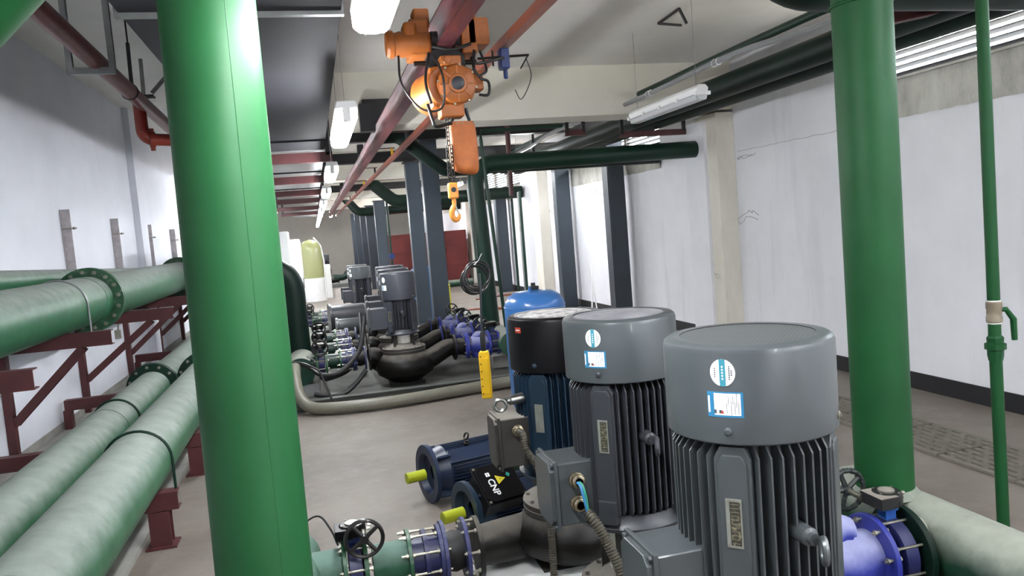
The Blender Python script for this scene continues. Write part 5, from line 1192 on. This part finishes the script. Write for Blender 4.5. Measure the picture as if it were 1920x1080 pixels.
bag = MB().add(vs, fs).build('chain_bag', 'bag', t, 'orange canvas chain bag', ang=60); md = bag.modifiers.new('sub', 'SUBSURF'); md.levels = 2; md.render_levels = 2
q = MB()
for x in (-.07, -.035, 0, .035, .07): q.lathe([(.006, 0), (.004, .004)], frame((bx_+x, by_-.060, 2.463), (0, -1, 0)), 10)
q.build('rivets', 'zinc', bag)
for x in (-.06, .06): MB().tube([(bx_+x, by_, 2.47), (bx_+x*.6, by_-.02, 2.56)], .012, 8).build('bag_strap', 'cable', t)
# load chain: links
def link_mesh(L, W, r):
    q = []; 
    for k in range(24):
        a = 2*PI*k/24; y = (L-W)/2*(1 if math.sin(a) > 0 else -1); q.append((W/2*math.cos(a), 0, W/2*math.sin(a)+y))
    mb = MB(); q.append(q[0]); mb.tube(q, r, 6, False); o = mb.build('tmp', 'chain'); d = o.data; bpy.data.objects.remove(o); return d
lm = link_mesh(.034, .020, .0036); z = 2.50; k = 0
while z > 2.10:
    for dx in ((0,) if z > 2.32 else (-.012, .014)):
        o = bpy.data.objects.new('chain_link', lm); COL.objects.link(o); o.parent = t
        o.matrix_local = Matrix.Translation((-hx, -hy, -2.4)) @ Matrix.Translation((.877+dx, 4.84, z)) @ Matrix.Rotation((k % 2)*PI/2+.5, 4, 'Z') @ Matrix.Rotation(.12*math.sin(k*2.1), 4, 'Y')
    z -= .026; k += 1
hb = MB().bx(.848, .910, 4.815, 4.865, 1.995, 2.095).build('hook_block', 'hookor', t, bevel=.01); MB().lathe([(.016, 0), (.016, .006)], frame((.879, 4.815, 2.05), (0, -1, 0)), 16).build('block_axle', 'blacksteel', hb)
MB().tube(catmull([(.879, 4.84, 2.0), (.879, 4.84, 1.955), (.862, 4.84, 1.92), (.862, 4.84, 1.885), (.879, 4.84, 1.862), (.902, 4.84, 1.872), (.908, 4.84, 1.90)], 8), lambda q_: .014 if q_ < .2 else (.017 if q_ < .7 else .017-(q_-.7)*.035), 14).build('hook', 'hookor', t)
MB().tube([(.884, 4.83, 1.955), (.903, 4.83, 1.895)], .004, 8).build('hook_latch', 'steel', t)
hoist.location = (.84, 4.52, 2.348); hoist.scale = (.913, )*3
# pendant controller with its coiled cable
t = thing('pendant_controller', 'yellow hanging hoist controller with a tied coil of black cable above it', 'controller', (1.02, 5.0, .70), 0, None, True)
MB().tube(catmull([(1.05, 4.96, 2.50), (1.04, 5.0, 2.2), (1.035, 5.02, 1.8), (1.03, 5.0, 1.60)], 6), .0045, 8).build('upper_cable', 'cable', t)
rnd = random.Random(2)
for k in range(7):
    c_ = (1.01+rnd.uniform(-.014, .014), 5.0+.008*(k-3), 1.475+rnd.uniform(-.02, .02)); rr = .096+rnd.uniform(-.018, .012)
    MB().torus(c_, (rnd.uniform(-.15, .15)+.2, -1, rnd.uniform(-.1, .1)), rr, .0055, 40, 8).build('cable_loop', 'cable', t)
MB().tube([(1.0, 4.97, 1.56), (1.03, 4.965, 1.585), (1.055, 4.96, 1.63)], .004, 6).build('cable_tie', 'galv', t)
MB().tube(catmull([(1.03, 4.97, 1.50), (1.03, 4.97, 1.40), (1.02, 4.98, 1.2), (1.02, 4.99, 1.02)], 6), .0075, 10).build('lower_cable', 'motor_dk', t)
MB().lathe([(.014, -.03), (.017, 0), (.019, .08), (.013, .12)], Matrix.Translation((1.02, 4.99, .99)), 16).build('grommet', 'black', t)
rot = Matrix.Translation((1.02, 4.99, 0)) @ Matrix.Rotation(-.35, 4, 'Z')
mb = MB(); mb.T = rot; poly = [(-.034, .665), (.034, .665), (.036, .96), (.030, .985), (-.028, .985), (-.036, .96)]
mb.prism(poly, .045, Matrix(((1, 0, 0, 0), (0, 0, -1, .022), (0, 1, 0, 0), (0, 0, 0, 1)))); bd = mb.build('case', 'yellow', t, bevel=.008, flat=True)
mb = MB(); mb.T = rot; mb.box((.008, -.026, .82), (.040, .008, .24)); mb.build('front_strip', 'yellow', bd, bevel=.003, flat=True)
for k in range(6):
    mb = MB(); mb.T = rot; mb.lathe([(.0045, 0), (.0045, .003)], frame((-.022, -.0225, .70+.05*k), (0, -1, 0)), 10); mb.build('case_screw', 'black', bd)

t.location = (.931, 4.565, .796); t.scale = (.913, )*3
